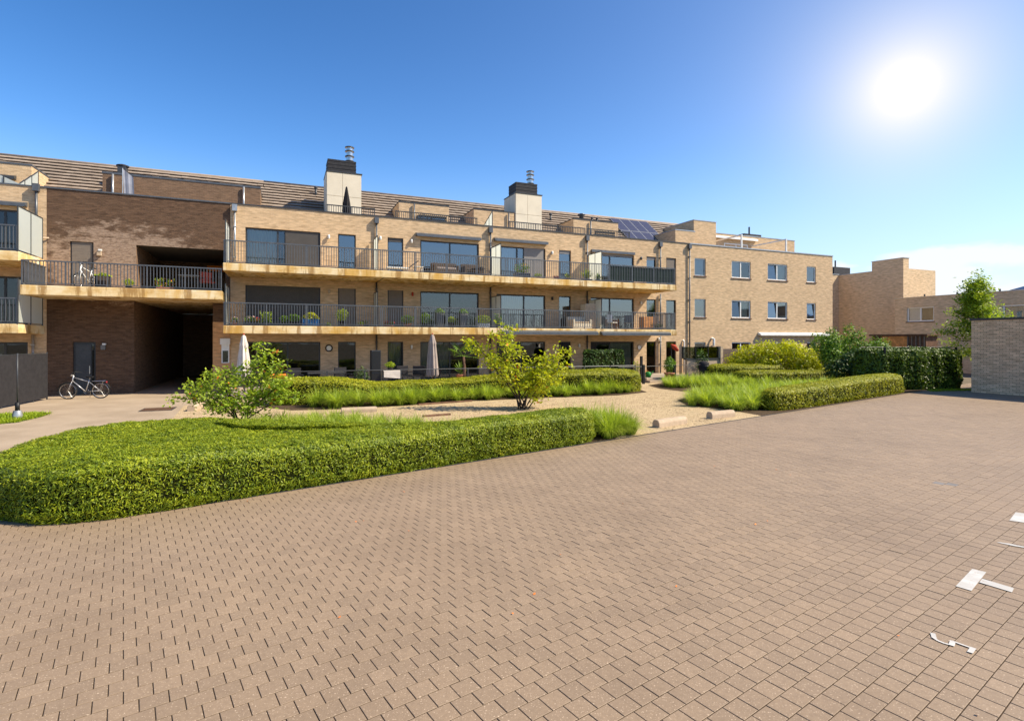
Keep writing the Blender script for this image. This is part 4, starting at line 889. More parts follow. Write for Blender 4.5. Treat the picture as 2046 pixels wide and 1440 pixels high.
# ------------------------------------------------------------------ trees and shrubs
def tree(name, label, x, y, stems, leafmat, L, Wd, nleaf, cat='tree', clus=.22, extra=None, z0=0.):
    t = thing(name, label, cat, (x, y, z0)); tips = []
    tk = MB(); br = MB()
    for i, (ax, ay, h, bend) in enumerate(stems):
        p0 = Vector((random.uniform(-.2, .2), random.uniform(-.2, .2), -.02)); p3 = Vector((ax, ay, h)); p1 = p0 + Vector((ax * .15, ay * .15, h * .35)); p2 = p0.lerp(p3, .65) + Vector((random.uniform(-.1, .1), random.uniform(-.1, .1), bend))
        path = [((1 - s) ** 3) * p0 + 3 * s * (1 - s) ** 2 * p1 + 3 * s * s * (1 - s) * p2 + s ** 3 * p3 for s in [i_ / 8 for i_ in range(9)]]
        tk.tube(path, [.024 * (1 - .82 * k / 8) + .003 for k in range(9)], 7)
        for k in range(3, 9):
            for _ in range(2):
                b = path[k]; a = random.uniform(0, 6.28); ln = random.uniform(.25, .62) * (1.15 - .06 * k); d = Vector((math.cos(a), math.sin(a), random.uniform(-.15, .55))); e_ = b + d * ln
                m_ = b.lerp(e_, .5) + Vector((0, 0, random.uniform(-.02, .06))); br.tube([b, m_, e_], [.011, .008, .003], 5)
                for s in (.45, .7, .9, 1.05): tips.append(b.lerp(e_, s) + Vector((0, 0, random.uniform(-.03, .04))))
        tips += [path[-1], path[-2], path[-1] + Vector((0, 0, .06))]
    tr_ = tk.build('trunk', 'bark', t, True); br.build('branches', 'bark', t)['kind'] = 'stuff'
    tp = np.array([q[:] for q in tips]); c = tp[rng.integers(0, len(tp), nleaf)]; p = c + rng.normal(0, clus * .45, (nleaf, 3)) * np.array([1, 1, .7])
    nm = np.column_stack([rng.normal(0, .5, (nleaf, 2)), np.full(nleaf, .9)]); leaves('crown', p, nm, L, Wd, leafmat, t, .45)
    if extra:
        e_ = tp[rng.integers(0, len(tp), extra[1])] + rng.normal(0, .06, (extra[1], 3)); leaves('autumn_leaves', e_, rng.normal(0, 1, (extra[1], 3)), L, Wd, extra[0], t, .6)['kind'] = 'stuff'
    return t
tree('small_tree', 'green multi-stemmed small tree with orange leaves before the passage', -7.69, 15.5, [(-1.75, .1, .72, .3), (-1.3, -.2, 1.05, .25), (-.85, .3, 1.4, .2), (-.35, -.3, 1.5, .1), (.2, .2, 1.7, .1), (.6, -.1, 2.15, .05), (.95, .3, 1.6, .15), (1.3, -.1, 1.25, .2), (-.5, -.5, .85, .2), (.6, .6, .95, .2), (1.45, .3, .8, .2)], 'leaf_tree', .12, .065, 4200, clus=.27, extra=('petal_orange', 45))
tree('small_tree', 'yellow-green multi-stemmed small tree standing alone on the sandy path', .39, 19.15, [(-1.85, .1, 2.3, .25), (-1.45, -.2, 2.0, .2), (-1.0, .3, 2.6, .1), (-.6, -.3, 2.8, .1), (-.35, .2, 2.45, .1), (.5, .2, 1.75, .15), (1.0, -.1, 1.75, .2), (1.5, .2, 2.0, .2), (1.35, -.3, 1.45, .2), (.75, -.4, 1.2, .25), (-.9, .5, 1.6, .2), (1.2, .4, .9, .2)], 'leaf_tree_yellow', .13, .07, 3900, clus=.27, extra=('petal_orange', 25))
def shrub(name, label, x, y, blobs, mat, L, Wd, n, cat='shrub', stems=True, spiky=.0, z0=0., coremat='leaf_core', group=None):
    t = thing(name, label, cat, (x, y, z0), 0, group); bs = np.array(blobs, float); vol = bs[:, 3] * bs[:, 4] * bs[:, 5]; i = rng.choice(len(bs), n, p=vol / vol.sum())
    d = norm(rng.normal(0, 1, (n, 3))); r = rng.uniform(.55, 1.02, (n, 1)) ** .6; lump = 1 + .22 * wob(d * 2.2 + bs[i, :3])[:, None]
    p = bs[i, :3] + d * r * lump * bs[i, 3:6]; p[:, 2] = np.maximum(p[:, 2], .03); nm = d + np.array([0, 0, .5])
    if spiky:
        s = rng.random(n) < spiky; p[s] += d[s] * bs[i[s], 3:6] * rng.uniform(.05, .35, (s.sum(), 1)) + np.array([0, 0, .1])
    leaves('foliage', p, nm, L, Wd, mat, t, .6)
    if stems:
        m = MB()
        for b in blobs[:12]:
            e_ = Vector(b[:3]); m.tube([Vector((random.uniform(-.1, .1), random.uniform(-.1, .1), 0)), e_ * .5 + Vector((0, 0, .1 * e_.z)), e_], [.03, .022, .01], 6)
        m.build('stems', 'bark', t)
    return t
yb = [(x + random.uniform(-.2, .2), random.uniform(-.7, .7), max(.55, 2.0 - .17 * abs(x) ** 1.6 - k * .6 + random.uniform(-.15, .15)), .75, .7, .42) for x in np.linspace(-2.5, 2.5, 9) for k in range(3)]
shrub('golden_shrub', 'wide spreading bright yellow shrub before the tan block', 16.75, 34.2, yb, 'leaf_yellow', .2, .07, 12000, spiky=.3)
gb = [(random.uniform(-1.3, 1.4), random.uniform(-.7, .7), random.uniform(.5, 2.3), .6, .6, .55) for _ in range(14)] + [(-.9, 0, 2.6, .35, .35, .5), (.1, 0, 2.75, .4, .4, .55), (.75, 0, 2.6, .3, .3, .5)]
shrub('tall_bush', 'rounded green bush between the yellow shrub and the dark hedge', 19.5, 31.6, gb, 'leaf_green', .15, .065, 13000, spiky=.25)
db = [(x, random.uniform(-.3, .3), random.uniform(.4, 1.5), .7, .6, .6) for x in np.linspace(-1.2, 1.4, 9)]
shrub('tall_bush', 'low dark bush filling the gap at the foot of the green bush', 18.6, 28.9, db, 'leaf_dark', .17, .09, 4200)
# upright tree by the garage: whorled horizontal branches
ct = thing('upright_tree', 'upright young tree with layered branches rising above the garage corner', 'tree', (24.3, 28.3, 0))
MB().tube([(0, 0, -.02), (.05, 0, 2.5), (0, 0, 5.6)], [.09, .06, .012], 8).build('trunk', 'bark', ct, True)
bm_ = MB(); cl = []
for k in range(46):
    z = random.uniform(1.4, 5.5); a = random.uniform(0, 6.28); ln = (1.75 * (1 - (z - 1.2) / 4.9) + .18) * random.uniform(.6, 1.1); e_ = (math.cos(a) * ln, math.sin(a) * ln, z + random.uniform(-.1, .55) * ln)
    bm_.tube([(0, 0, z), (e_[0] * .5, e_[1] * .5, z + .05), e_], [.022, .014, .004], 5)
    for s in np.linspace(.3, 1.05, 7): cl.append((e_[0] * s, e_[1] * s, z + (e_[2] - z) * s))
bm_.build('branches', 'bark', ct)['kind'] = 'stuff'; cl += [(0, 0, z) for z in np.linspace(5, 5.85, 8)]; cl = np.array(cl)
N = 10500; p = cl[rng.integers(0, len(cl), N)] + rng.normal(0, 1, (N, 3)) * np.array([.17, .17, .14]); leaves('crown', p, np.tile([0, 0, 1.], (N, 1)), .17, .07, 'leaf_tree', ct, .45)

# ------------------------------------------------------------------ kerb stones, timbers, hatch, post, fences
def kerb(a, b, label, name='kerb_stone', w_=.24, h=.2, mat='stone'):
    d = Vector((b[0] - a[0], b[1] - a[1])); l = d.length; o = MB()
    hw_ = w_ / 2; sec = [(-hw_, -.03), (hw_, -.03), (hw_, h * .6), (hw_ - .05, h), (-hw_ + .05, h), (-hw_, h * .6)]
    n = len(sec); o.add([(0, y, z) for y, z in sec] + [(l, y, z) for y, z in sec], [tuple(range(n))[::-1], tuple(range(n, 2 * n))] + [(i, (i + 1) % n, n + (i + 1) % n, n + i) for i in range(n)])
    bm = bmesh.new(); me = o.mesh(name); bm.from_mesh(me); bmesh.ops.recalc_face_normals(bm, faces=bm.faces[:]); bmesh.ops.bevel(bm, geom=bm.edges[:], offset=.012, segments=2, affect='EDGES'); bm.to_mesh(me); bm.free()
    ob = link_mesh(name, me, mat); ob.location = (a[0], a[1], 0); ob.rotation_euler = (0, 0, math.atan2(d.y, d.x)); tag(ob, label, 'kerb', 'pale kerb stones laid loose on the gravel')
kerb((3.98, 15.05), (5.02, 15.85), 'pale stone kerb block at the paving edge, nearest the front grass tufts')
kerb((6.08, 16.75), (7.0, 17.25), 'pale stone kerb block at the paving edge, nearest the golden hedge')
kerb((-5.68, 18.05), (-4.6, 18.45), 'pale stone kerb block at the back edge of the sandy path', h=.16)
kerb((-10.94, 18.5), (-11.33, 19.7), 'pale stone kerb block at the left end of the sandy path')
for a, b, lb in (((-2.81, 17.13), (-2.0, 17.6), 'dark timber edging set in the sandy path behind the front hedge'), ((-3.5, 20.25), (-1.6, 21.5), 'weathered timber edging along the tufted grass row')):
    l = math.hypot(b[0] - a[0], b[1] - a[1]); o = B(0, -.05, -.03, l, .05, .045, ch=.008).build('timber_edging', 'wood_dark'); o.location = (*a, 0); o.rotation_euler = (0, 0, math.atan2(b[1] - a[1], b[0] - a[0])); tag(o, lb, 'edging')
mh = thing('drain_grate', 'dark flat steel grate set in the driveway', 'grate', (-12.45, 19.1, -.016), TH)
B(-.5, -.5, -.01, .5, .5, .006).build('frame', 'metal_dark', mh)
for k in range(10): B(-.45, -.44 + k * .09, .0065, .45, -.40 + k * .09, .012).build('bar', 'wood_dark', mh)
pt_ = thing('metal_post', 'thin dark metal post in a pale grey foot by the mesh fence', 'post', (-15.2, 16.69, 0))
MB().lathe([(.14, -.02), (.135, .1), (.105, .24), (.1, .25)], 12).build('foot', 'metal_light', pt_, True); MB().tube([(0, 0, .24), (0, 0, .5)], .06, 10).build('sleeve', 'black', pt_, True); MB().tube([(0, 0, .5), (0, 0, 2.0)], .02, 8).build('pole', 'metal_dark', pt_, True)
mf = uvthing('mesh_fence', 'dark diamond mesh garden fence at the left edge', 'fence', -6.75, -2.6)
a0 = Vector((0, 0)); a1 = Vector((.3, 3.15)); nseg = 3
mm = MB(); L_ = a1.length; ang_ = math.atan2(a1.y, a1.x); mf2 = MB()
for k in range(nseg + 1):
    q = a1 * (k / nseg); MB().tube([(q.x, q.y, -.02), (q.x, q.y, 1.92)], .028, 8).build('post', 'metal_dark', mf)
ex = a1 * -1.4
for z in (.06, 1.88): MB().tube([(ex.x, ex.y, z), (a1.x, a1.y, z)], .014, 6).build('rail', 'metal_dark', mf)
MB().tube([(ex.x, ex.y, -.02), (ex.x, ex.y, 1.92)], .028, 8).build('post', 'metal_dark', mf)
LL = L_ * 2.4; st = .085; dirv = a1.normalized()
for s in np.arange(-1.9, LL, st):
    for sg in (1, -1):
        z0_, z1_ = .07, 1.87; s0, s1 = (s, s + 1.8) if sg > 0 else (s + 1.8, s); pts = []
        aa, bb = s0, s1; za, zb = z0_, z1_
        if sg > 0:
            if aa < 0: za += (0 - aa); aa = 0
            if bb > LL: zb -= (bb - LL); bb = LL
        else:
            if bb < 0: zb -= (0 - bb); bb = 0
            if aa > LL: za += (aa - LL); aa = LL
        if za >= zb: continue
        A_ = ex + dirv * float(aa); Bq = ex + dirv * float(bb); mm.tube([(A_.x, A_.y, za), (Bq.x, Bq.y, zb)], .006, 3, False)
mm.build('wire_mesh', 'metal_grey', mf)
pl_ = MB(); q0 = ex; nx = Vector((-dirv.y, dirv.x)) * .03; pl_.quad((q0.x - nx.x, q0.y - nx.y, .05), (a1.x - nx.x, a1.y - nx.y, .05), (a1.x - nx.x, a1.y - nx.y, 1.86), (q0.x - nx.x, q0.y - nx.y, 1.86)); pl_.build('shade_cloth', 'fabric_dark', mf)
# terrace guard rail
tg_ = block('terrace_fence', 'dark iron guard rail along the raised terrace behind the wavy hedge', 'fence', 1.0, -2.15)
MB().tube([(1.0, -2.15, 1.06), (20.6, -2.15, 1.0)], .022, 6).build('top_rail', 'metal_dark', tg_); MB().tube([(1.0, -2.15, .3), (20.6, -2.15, .3)], .016, 6).build('bottom_rail', 'metal_dark', tg_)
for u in np.linspace(1.0, 20.6, 13): B(u - .025, -2.18, -.02, u + .025, -2.12, 1.03).build('post', 'metal_dark', tg_)
m = MB()
for u in np.arange(1.0, 20.5, .05): m.box(u, -2.154, .3, u + .005, -2.148, 1.0)
for z in np.arange(.35, 1.0, .1): m.box(1.0, -2.147, z, 20.6, -2.142, z + .005)
m.build('wire_panel', 'black', tg_)
gf = block('gate_fence', 'low black iron fence with square posts at the garden steps', 'fence', 20.9, -2.4)
for u, v, h in ((20.95, -2.45, 1.05), (23.3, -2.2, 1.0), (26.0, -1.6, 1.0), (21.5, -1.5, 1.5)): B(u - .06, v - .06, -.02, u + .06, v + .06, h).build('post', 'black', gf)
for z in (.95, .35):
    MB().tube([(20.95, -2.45, z), (19.2, -2.6, z)], .018, 6).build('rail', 'black', gf); MB().tube([(23.3, -2.2, z), (26.0, -1.6, z)], .018, 6).build('rail', 'black', gf)
MB().tube([(21.0, -2.4, .95), (23.25, -2.15, .97)], .015, 6).build('rail', 'black', gf)
gw = block('garden_wall', 'pale rendered garden wall with dark glass screen in front of the tan block', 'wall', 25.3, -.5)
B(25.6, -.6, -.05, 28.25, -.4, 1.2).build('wall', 'stone', gw); B(25.5, -.64, 1.201, 28.3, -.36, 1.28).build('coping', 'metal_dark', gw); B(25.35, -.52, 1.281, 28.2, -.48, 2.0).build('glass_panel', 'glass_dark', gw); B(28.2, -.7, -.05, 28.4, -.3, 2.02).build('pillar', 'stone', gw)
for u in (25.3, 26.3, 27.3): B(u, -.55, 1.281, u + .05, -.45, 2.03).build('post', 'black', gw)
bs_ = block('screen_fence', 'plain brown panel screen behind the yellow shrub', 'fence', 28.45, -.5)
for k in range(6): B(28.45 + k * 1.8, -.55, -.05, 28.45 + k * 1.8 + 1.76, -.48, 1.86).build('panel', 'brown_panel', bs_)
rf_ = thing('frame_fence', 'thin dark rail and posts standing over the dark leafy hedge', 'fence', (18.0, 26.6, 0))
dx_, dy_ = 4.6, 1.3
MB().tube([(-.6, .5, 2.06), (dx_, dy_, 2.06)], .025, 6).build('rail', 'black', rf_)
for s in (0.02, .33, .66, 1): B(dx_ * s - .04, dy_ * s - .3, -.05, dx_ * s + .04, dy_ * s - .22, 2.06).build('post', 'black', rf_)

# ------------------------------------------------------------------ bicycle
def bicycle(label, loc, rz, col_='bike_silver', lean=.06, wb=1.12, r=.335):
    b = thing('bicycle', label, 'bicycle', loc, rz); b.rotation_euler = (lean, 0, rz)
    for x in (-wb / 2, wb / 2):
        t = MB().torus((x, 0, r), r - .018, .02, 'y', 36, 8).build('wheel', 'rubber', b, True)
        MB().torus((x, 0, r), r - .045, .011, 'y', 36, 6).build('rim', 'chrome', t, True)
        sp = MB()
        for k in range(24):
            a = 2 * math.pi * k / 24; sp.tube([(x, .02 * (-1) ** k, r), (x + (r - .05) * math.cos(a), 0, r + (r - .05) * math.sin(a))], .0022, 3, False)
        sp.tube([(x, -.05, r), (x, .05, r)], .025, 8); sp.build('spokes', 'chrome', t)
        fe = MB(); pts = [(x + (r + .025) * math.cos(a), 0, r + (r + .025) * math.sin(a)) for a in np.linspace(R(35 if x < 0 else 10), R(170 if x < 0 else 150), 12)]; fe.tube(pts, .016, 6); fe.build('mudguard', 'black', b, True)
    # front wheel at -x
    head_t = (-.36, 0, .98); head_b = (-.41, 0, .76); bbk = (.05, 0, .30); seat_t = (.2, 0, .84); rear = (wb / 2, 0, r); fr_ = (-wb / 2, 0, r)
    m = MB(); m.tube([head_b, bbk], .021, 8); m.tube([(-.38, 0, .9), (.15, 0, .72)], .018, 8); m.tube([bbk, seat_t], .017, 8)
    for s in (-.05, .05): m.tube([bbk, (rear[0], s, r)], .011, 6); m.tube([(.16, 0, .72), (rear[0], s, r)], .010, 6); m.tube([(head_b[0], s, .72), (fr_[0], s, r)], .012, 6)
    m.tube([head_t, head_b, (head_b[0] - .01, 0, .7)], .024, 8); m.build('frame', col_, b, True)
    MB().tube([(-.36, 0, .97), (-.33, 0, 1.1), (-.36, -.06, 1.12), (-.32, -.25, 1.1), (-.18, -.3, 1.05)], .013, 8).tube([(-.36, .06, 1.12), (-.32, .25, 1.1), (-.18, .3, 1.05)], .013, 8).build('handlebar', 'black', b, True)
    MB().lathe([(.035, 0), (.05, .02), (.05, .06), (.02, .08)], 10, (-.43, 0)).build('headlight', 'chrome', b).location.z = .95
    sd_ = MB().prism([(.08, -.03), (.2, -.09), (.32, -.1), (.34, 0), (.32, .1), (.2, .09), (.08, .03)], .88, .93).build('saddle', 'black', b); MB().tube([(.2, 0, .8), (.21, 0, .89)], .014, 6).build('seat_post', 'chrome', b)
    rk = MB(); 
    for s in (-.05, 0, .05): rk.tube([(.3, s, .73), (.78, s, .74)], .007, 5)
    for s in (-.06, .06): rk.tube([(.7, s, .73), (rear[0], s, r)], .006, 5)
    rk.build('luggage_rack', 'chrome', b); MB().torus((.05, .05, .30), .09, .008, 'y', 20, 5).build('chain_ring', 'chrome', b)
    MB().tube([(.05, -.06, .3), (-.06, -.09, .18), (-.09, -.15, .17)], .01, 6).tube([(.05, .06, .3), (.16, .09, .42), (.13, .15, .43)], .01, 6).build('pedals', 'black', b)
    MB().tube([(.2, .05, .32), (.1, .22, .02)], .01, 6).build('kickstand', 'chrome', b); B(.79, -.03, .66, .82, .03, .71).build('tail_light', 'petal_red', b)
    return b
bx_, by_ = W(-5.15, 1.15); bicycle('silver city bicycle parked before the dark entrance door', (-17.75, 22.55, -.018), R(15), wb=1.16)
bx_, by_ = W(-5.25, 1.1); bicycle('white folding bicycle standing on the dark building balcony', (bx_, by_, 4.615), TH + R(65), 'white', r=.3, wb=.95)

# ------------------------------------------------------------------ parasols
def parasol(label, u, v, z, h, mat, r=.24, low=.7):
    t = uvthing('parasol', label, 'parasol', u, v, z); MB().tube([(0, 0, 0), (0, 0, h)], .022, 8).build('pole', 'wood_dark', t, True)
    pr = [(r * 1.05, low), (r * 1.0, low + .25), (r * .82, low + (h - low) * .45), (r * .6, h - .55), (r * .62, h - .5), (r * .7, h - .42), (r * .5, h - .25), (.09, h - .08), (.03, h)]
    n = 48; m = MB(); vs = []
    for k, (q, zz) in enumerate(pr):
        for i in range(n):
            a = 2 * math.pi * i / n; pl2 = 1 + (.22 * math.cos(8 * a + .3 * k) + .06 * math.sin(3 * a)) * (1 if k < 5 else .4); vs.append((q * pl2 * math.cos(a), q * pl2 * math.sin(a), zz + (.06 * math.cos(8 * a) if k == 0 else 0)))
    m.add(vs, [(k * n + i, k * n + (i + 1) % n, (k + 1) * n + (i + 1) % n, (k + 1) * n + i) for k in range(len(pr) - 1) for i in range(n)]); m.build('canopy', mat, t, True)
    MB().lathe([(.03, h), (.035, h + .03), (.01, h + .08)], 8).build('finial', 'fabric_red', t); B(-.25, -.25, 0, .25, .25, .06, ch=.01).build('base', 'stone', t)
parasol('closed cream parasol behind the left tree', .9, -1.0, .2, 2.44, 'fabric_white')
parasol('closed taupe parasol beside the palm', 9.38, -.8, .2, 2.5, 'fabric_grey', r=.26, low=.42)
t = uvthing('parasol', 'closed black parasol on the roof terrace before the left chimney', 'parasol', 5.7, 3.6, 8.8)
MB().tube([(0, 0, 0), (0, 0, 2.0)], .02, 6).build('pole', 'metal_dark', t); MB().lathe([(.16, .35), (.2, .7), (.17, 1.1), (.04, 2.0), (.01, 2.05)], 20, (0, 0), .2, 8).build('canopy', 'fabric_dark', t)
t = uvthing('parasol', 'small closed red parasol leaning by the right-hand terrace door', 'parasol', 25.9, 1.0, .2)
MB().tube([(-.1, 0, 0), (-.25, 0, 1.95)], .02, 6).build('pole', 'metal_dark', t); MB().tube([(-.25, 0, 1.95), (0, 0, 1.8), (.3, 0, 1.55)], [.03, .16, .1], 10).build('canopy', 'fabric_red', t, True)

# ------------------------------------------------------------------ potted plants
def pot(kind, r, h, mat, par):
    if kind == 'box': return B(-r * 1.6, -r * .7, 0, r * 1.6, r * .7, h, ch=.01).build('planter', mat, par)
    if kind == 'tall': return MB().add([(-r * .7, -r * .7, 0), (r * .7, -r * .7, 0), (r * .7, r * .7, 0), (-r * .7, r * .7, 0), (-r, -r, h), (r, -r, h), (r, r, h), (-r, r, h)], [(3, 2, 1, 0), (4, 5, 6, 7), (0, 1, 5, 4), (1, 2, 6, 5), (2, 3, 7, 6), (3, 0, 4, 7)]).build('planter', mat, par)
    return MB().lathe([(r * .72, 0), (r * .95, h * .85), (r * 1.06, h * .86), (r * 1.06, h), (r * .9, h), (r * .88, h * .9)], 14).build('pot', mat, par, True)
def plant(label, u, v, z, kind, potk, r, ph, pmat, w_, h, mat, n=260, L=.09, Wd=.04, name='potted_plant', cat='plant', flower=None):
    t = uvthing(name, label, cat, u, v, z); pot(potk, r, ph, pmat, t)
    if kind == 'bush':
        d = norm(rng.normal(0, 1, (n, 3))); p = d * rng.uniform(.3, 1, (n, 1)) ** .5 * np.array([w_ / 2, w_ / 2 * .8, h / 2]) * (1 + .2 * wob(d * 3)[:, None]) + np.array([0, 0, ph + h / 2 - .02]); p[:, 2] = np.maximum(p[:, 2], .03)
        leaves('foliage', p, d + np.array([0, 0, .4]), L, Wd, mat, t, .6)
    elif kind == 'ball':
        d = norm(rng.normal(0, 1, (n, 3))); p = d * rng.uniform(.6, 1, (n, 1)) * w_ / 2 + np.array([0, 0, ph + h - w_ / 2]); leaves('foliage', p, d + np.array([0, 0, .3]), L, Wd, mat, t, .5); MB().tube([(0, 0, ph), (0, 0, ph + h - w_ / 2)], .015, 6).build('stem', 'bark', t)
    elif kind == 'trail':
        a = rng.uniform(0, 6.28, n); s = rng.uniform(0, 1, n) ** .6; p = np.column_stack([np.cos(a) * s * w_ / 2, np.sin(a) * s * w_ / 2, ph + h * (1 - .9 * s * s) + rng.normal(0, .02, n)]); leaves('foliage', p, np.column_stack([np.cos(a), np.sin(a), np.ones(n)]), L, Wd, mat, t, .5)
    elif kind == 'spike':
        m = MB()
        for k in range(n):
            a = random.uniform(0, 6.28); e = random.uniform(.15, 1.25); ln = h * random.uniform(.65, 1.05); d = Vector((math.cos(a) * math.sin(e), math.sin(a) * math.sin(e), math.cos(e))); s = Vector((-math.sin(a), math.cos(a), 0)) * Wd / 2; b0 = Vector((0, 0, ph)); mid = b0 + d * ln * .6 + Vector((0, 0, .02)); tip = b0 + d * ln - Vector((0, 0, .18 * ln * math.sin(e)))
            m.add([b0 - s * .5, b0 + s * .5, mid + s, tip, mid - s], [(0, 1, 2, 4), (4, 2, 3)])
        m.build('foliage', mat, t)
    elif kind == 'stalk':
        m = MB()
        for k in range(n // 8):
            x, y = random.uniform(-w_ / 2, w_ / 2), random.uniform(-r * .5, r * .5); hh = h * random.uniform(.6, 1.0); m.tube([(x, y, ph), (x * 1.1, y, ph + hh)], .008, 4)
        m.build('stems', 'leaf_green', t); p = np.column_stack([rng.uniform(-w_ / 2, w_ / 2, n), rng.uniform(-r, r, n) * .6, ph + rng.uniform(0.05, 1, n) * h]); leaves('foliage', p, rng.normal(0, 1, (n, 3)), L, Wd, mat, t, .6)
    if flower:
        k = 40; d = norm(rng.normal(0, 1, (k, 3))); p = d * np.array([w_ / 2, w_ / 2, h / 2]) + np.array([0, 0, ph + h / 2]); p[:, 2] = np.abs(p[:, 2]); leaves('flowers', p, d, .05, .05, flower, t, .4)['kind'] = 'stuff'
    return t
V1 = .48
plant('small terracotta pot of pale flowers at the left end of the lower balcony', .45, V1, F1, 'bush', 'pot', .11, .16, 'terracotta', .3, .25, 'leaf_green', 120, flower='petal_pink')
plant('row of pink blossoms in a long box on the lower balcony', 1.05, V1, F1, 'bush', 'box', .16, .2, 'black', .55, .28, 'leaf_green', 160, flower='petal_pink')
plant('red flowering plant in a small pot on the lower balcony', 1.38, V1 + .1, F1, 'bush', 'pot', .1, .16, 'black', .26, .26, 'leaf_green', 90, flower='petal_red')
plant('tall thin lime stalks in a box at the lower balcony rail', 1.75, V1, F1, 'stalk', 'box', .14, .15, 'black', .5, .55, 'leaf_lime', 130)
plant('low dark green bush beside the blue planter', 2.55, V1, F1, 'bush', 'pot', .13, .18, 'black', .4, .36, 'leaf_green', 200)
plant('rounded green bush in a black pot behind the lower railing', 2.98, V1, F1, 'bush', 'pot', .18, .22, 'black', .55, .42, 'leaf_green', 320)
plant('bright yellow plant in a blue planter on the lower balcony', 3.7, V1, F1, 'trail', 'box', .24, .36, 'pot_blue', .85, .3, 'leaf_yellow', 260, .1, .05)
plant('tiny yellow tuft on the lower slab edge', 4.5, .3, F1, 'bush', 'pot', .08, .06, 'black', .28, .16, 'leaf_lime', 80)
plant('round lime-leaved standard plant in a black pot', 5.15, V1, F1, 'ball', 'pot', .17, .3, 'black', .68, .62, 'leaf_lime', 420, .1, .035)
plant('small mixed succulents in a dark tray by the grey shutter door', 6.2, V1, F1, 'bush', 'box', .14, .12, 'black', .5, .25, 'leaf_dark', 120)
plant('small yellow-green plant at the slab edge near the drainpipe', 6.05, .28, F1, 'bush', 'pot', .1, .08, 'terracotta', .32, .2, 'leaf_lime', 90)
plant('little dark plants beside the drainpipe on the lower balcony', 7.45, V1, F1, 'bush', 'box', .14, .12, 'terracotta', .6, .2, 'leaf_dark', 130, flower='petal_red')
plant('bushy dark green plant before the taupe shutter door', 8.4, V1, F1, 'bush', 'pot', .2, .2, 'terracotta', .7, .48, 'leaf_green', 380)
plant('loose upright green plant left of the grey planters', 9.35, V1, F1, 'bush', 'pot', .17, .22, 'black', .6, .6, 'leaf_green', 360)
plant('tall grey tapered planter with trailing greens, left of the pair', 10.1, V1, F1, 'trail', 'tall', .22, .78, 'pot_grey', .56, .24, 'leaf_green', 260, .1, .03)
plant('lime bush in a dark pot between the two grey planters', 10.75, V1, F1, 'bush', 'pot', .16, .28, 'black', .5, .34, 'leaf_lime', 260)
plant('tall grey tapered planter with trailing greens, right of the pair', 11.4, V1, F1, 'trail', 'tall', .22, .78, 'pot_grey', .56, .24, 'leaf_green', 260, .1, .03)
plant('yellow-green shrub in a white box on the lower balcony', 12.55, V1, F1, 'bush', 'box', .2, .26, 'pot_white', .9, .5, 'leaf_lime', 420)
plant('thin leafy stalks by the frosted screen on the lower balcony', 13.4, V1, F1, 'stalk', 'pot', .14, .2, 'black', .4, .6, 'leaf_green', 140)
plant('grey-green plants in a tray at the right end of the lower balcony', 24.1, V1, F1, 'bush', 'box', .2, .14, 'pot_grey', .9, .3, 'leaf_dark', 240)
plant('large bushy plant with red flowers in a grey box on the top balcony', 14.85, V1, F2, 'bush', 'box', .28, .3, 'pot_grey', .95, .62, 'leaf_green', 520, .1, .03, flower='petal_orange')
plant('small green plant in a red pot beside the flower box on the top balcony', 15.85, V1, F2, 'bush', 'pot', .16, .12, 'terracotta', .5, .26, 'leaf_lime', 170)
plant('red-leaved plant in a low bowl on the top balcony', 17.05, V1, F2, 'bush', 'pot', .18, .12, 'fabric_red', .4, .16, 'petal_red', 90)
plant('green agave with pointed leaves on the top balcony', 17.75, V1, F2, 'spike', 'pot', .13, .14, 'terracotta', .5, .42, 'leaf_lime', 34, Wd=.05)
plant('big yellow-green arching plant on the top balcony', 19.05, V1, F2, 'spike', 'box', .2, .15, 'black', .9, .72, 'leaf_lime', 120, Wd=.035)
plant('dark spiky plant against the frosted screen on the top balcony', 19.85, V1, F2, 'spike', 'pot', .18, .14, 'black', .6, .5, 'leaf_green', 60, Wd=.04)
plant('yellow-green plant at the dark wall corner on the middle balcony', -3.65, .6, 4.615, 'bush', 'pot', .14, .14, 'black', .45, .34, 'leaf_lime', 170)
plant('leafy plant in a lime-rimmed pot on the middle balcony', -4.55, .55, 4.615, 'bush', 'tall', .16, .5, 'wicker', .3, .2, 'leaf_lime', 90)
plant('small plants with orange blooms inside the dark loggia', -2.35, .8, 4.615, 'stalk', 'box', .2, .14, 'terracotta', .8, .4, 'leaf_lime', 90, flower='petal_orange')
plant('tall green shrub in a large terracotta pot by the garden steps', 23.1, -2.0, -.01, 'bush', 'pot', .3, .55, 'terracotta', .75, .95, 'leaf_green', 520, .12, .06)
plant('dark bushy fern on the terrace beside the black cabinet', 5.95, -.6, .2, 'bush', 'pot', .16, .2, 'black', .75, .75, 'leaf_dark', 330, .13, .05)
plant('lime grass pot on the terrace table', 7.35, -.4, .93, 'bush', 'pot', .14, .14, 'black', .5, .32, 'leaf_lime', 240)
plant('tall leafy shrub on the terrace under the red parasol wall', 21.6, -.9, .2, 'stalk', 'pot', .14, .2, 'black', .4, .8, 'leaf_lime', 130)
plant('dark conifer-like shrub against the dark glass screen', 26.5, -.9, .0, 'bush', 'pot', .2, .2, 'black', .9, 1.7, 'leaf_dark', 420, .14, .05)
plant('light green leafy shrub beside the pale garden wall', 27.3, -1.2, .0, 'bush', 'pot', .16, .2, 'black', .7, .7, 'leaf_lime', 240, .12, .05)
plant('green bush on top of the pale garden wall', 26.7, -.3, 1.285, 'bush', 'box', .2, .15, 'black', .95, .55, 'leaf_green', 300, .1, .04)
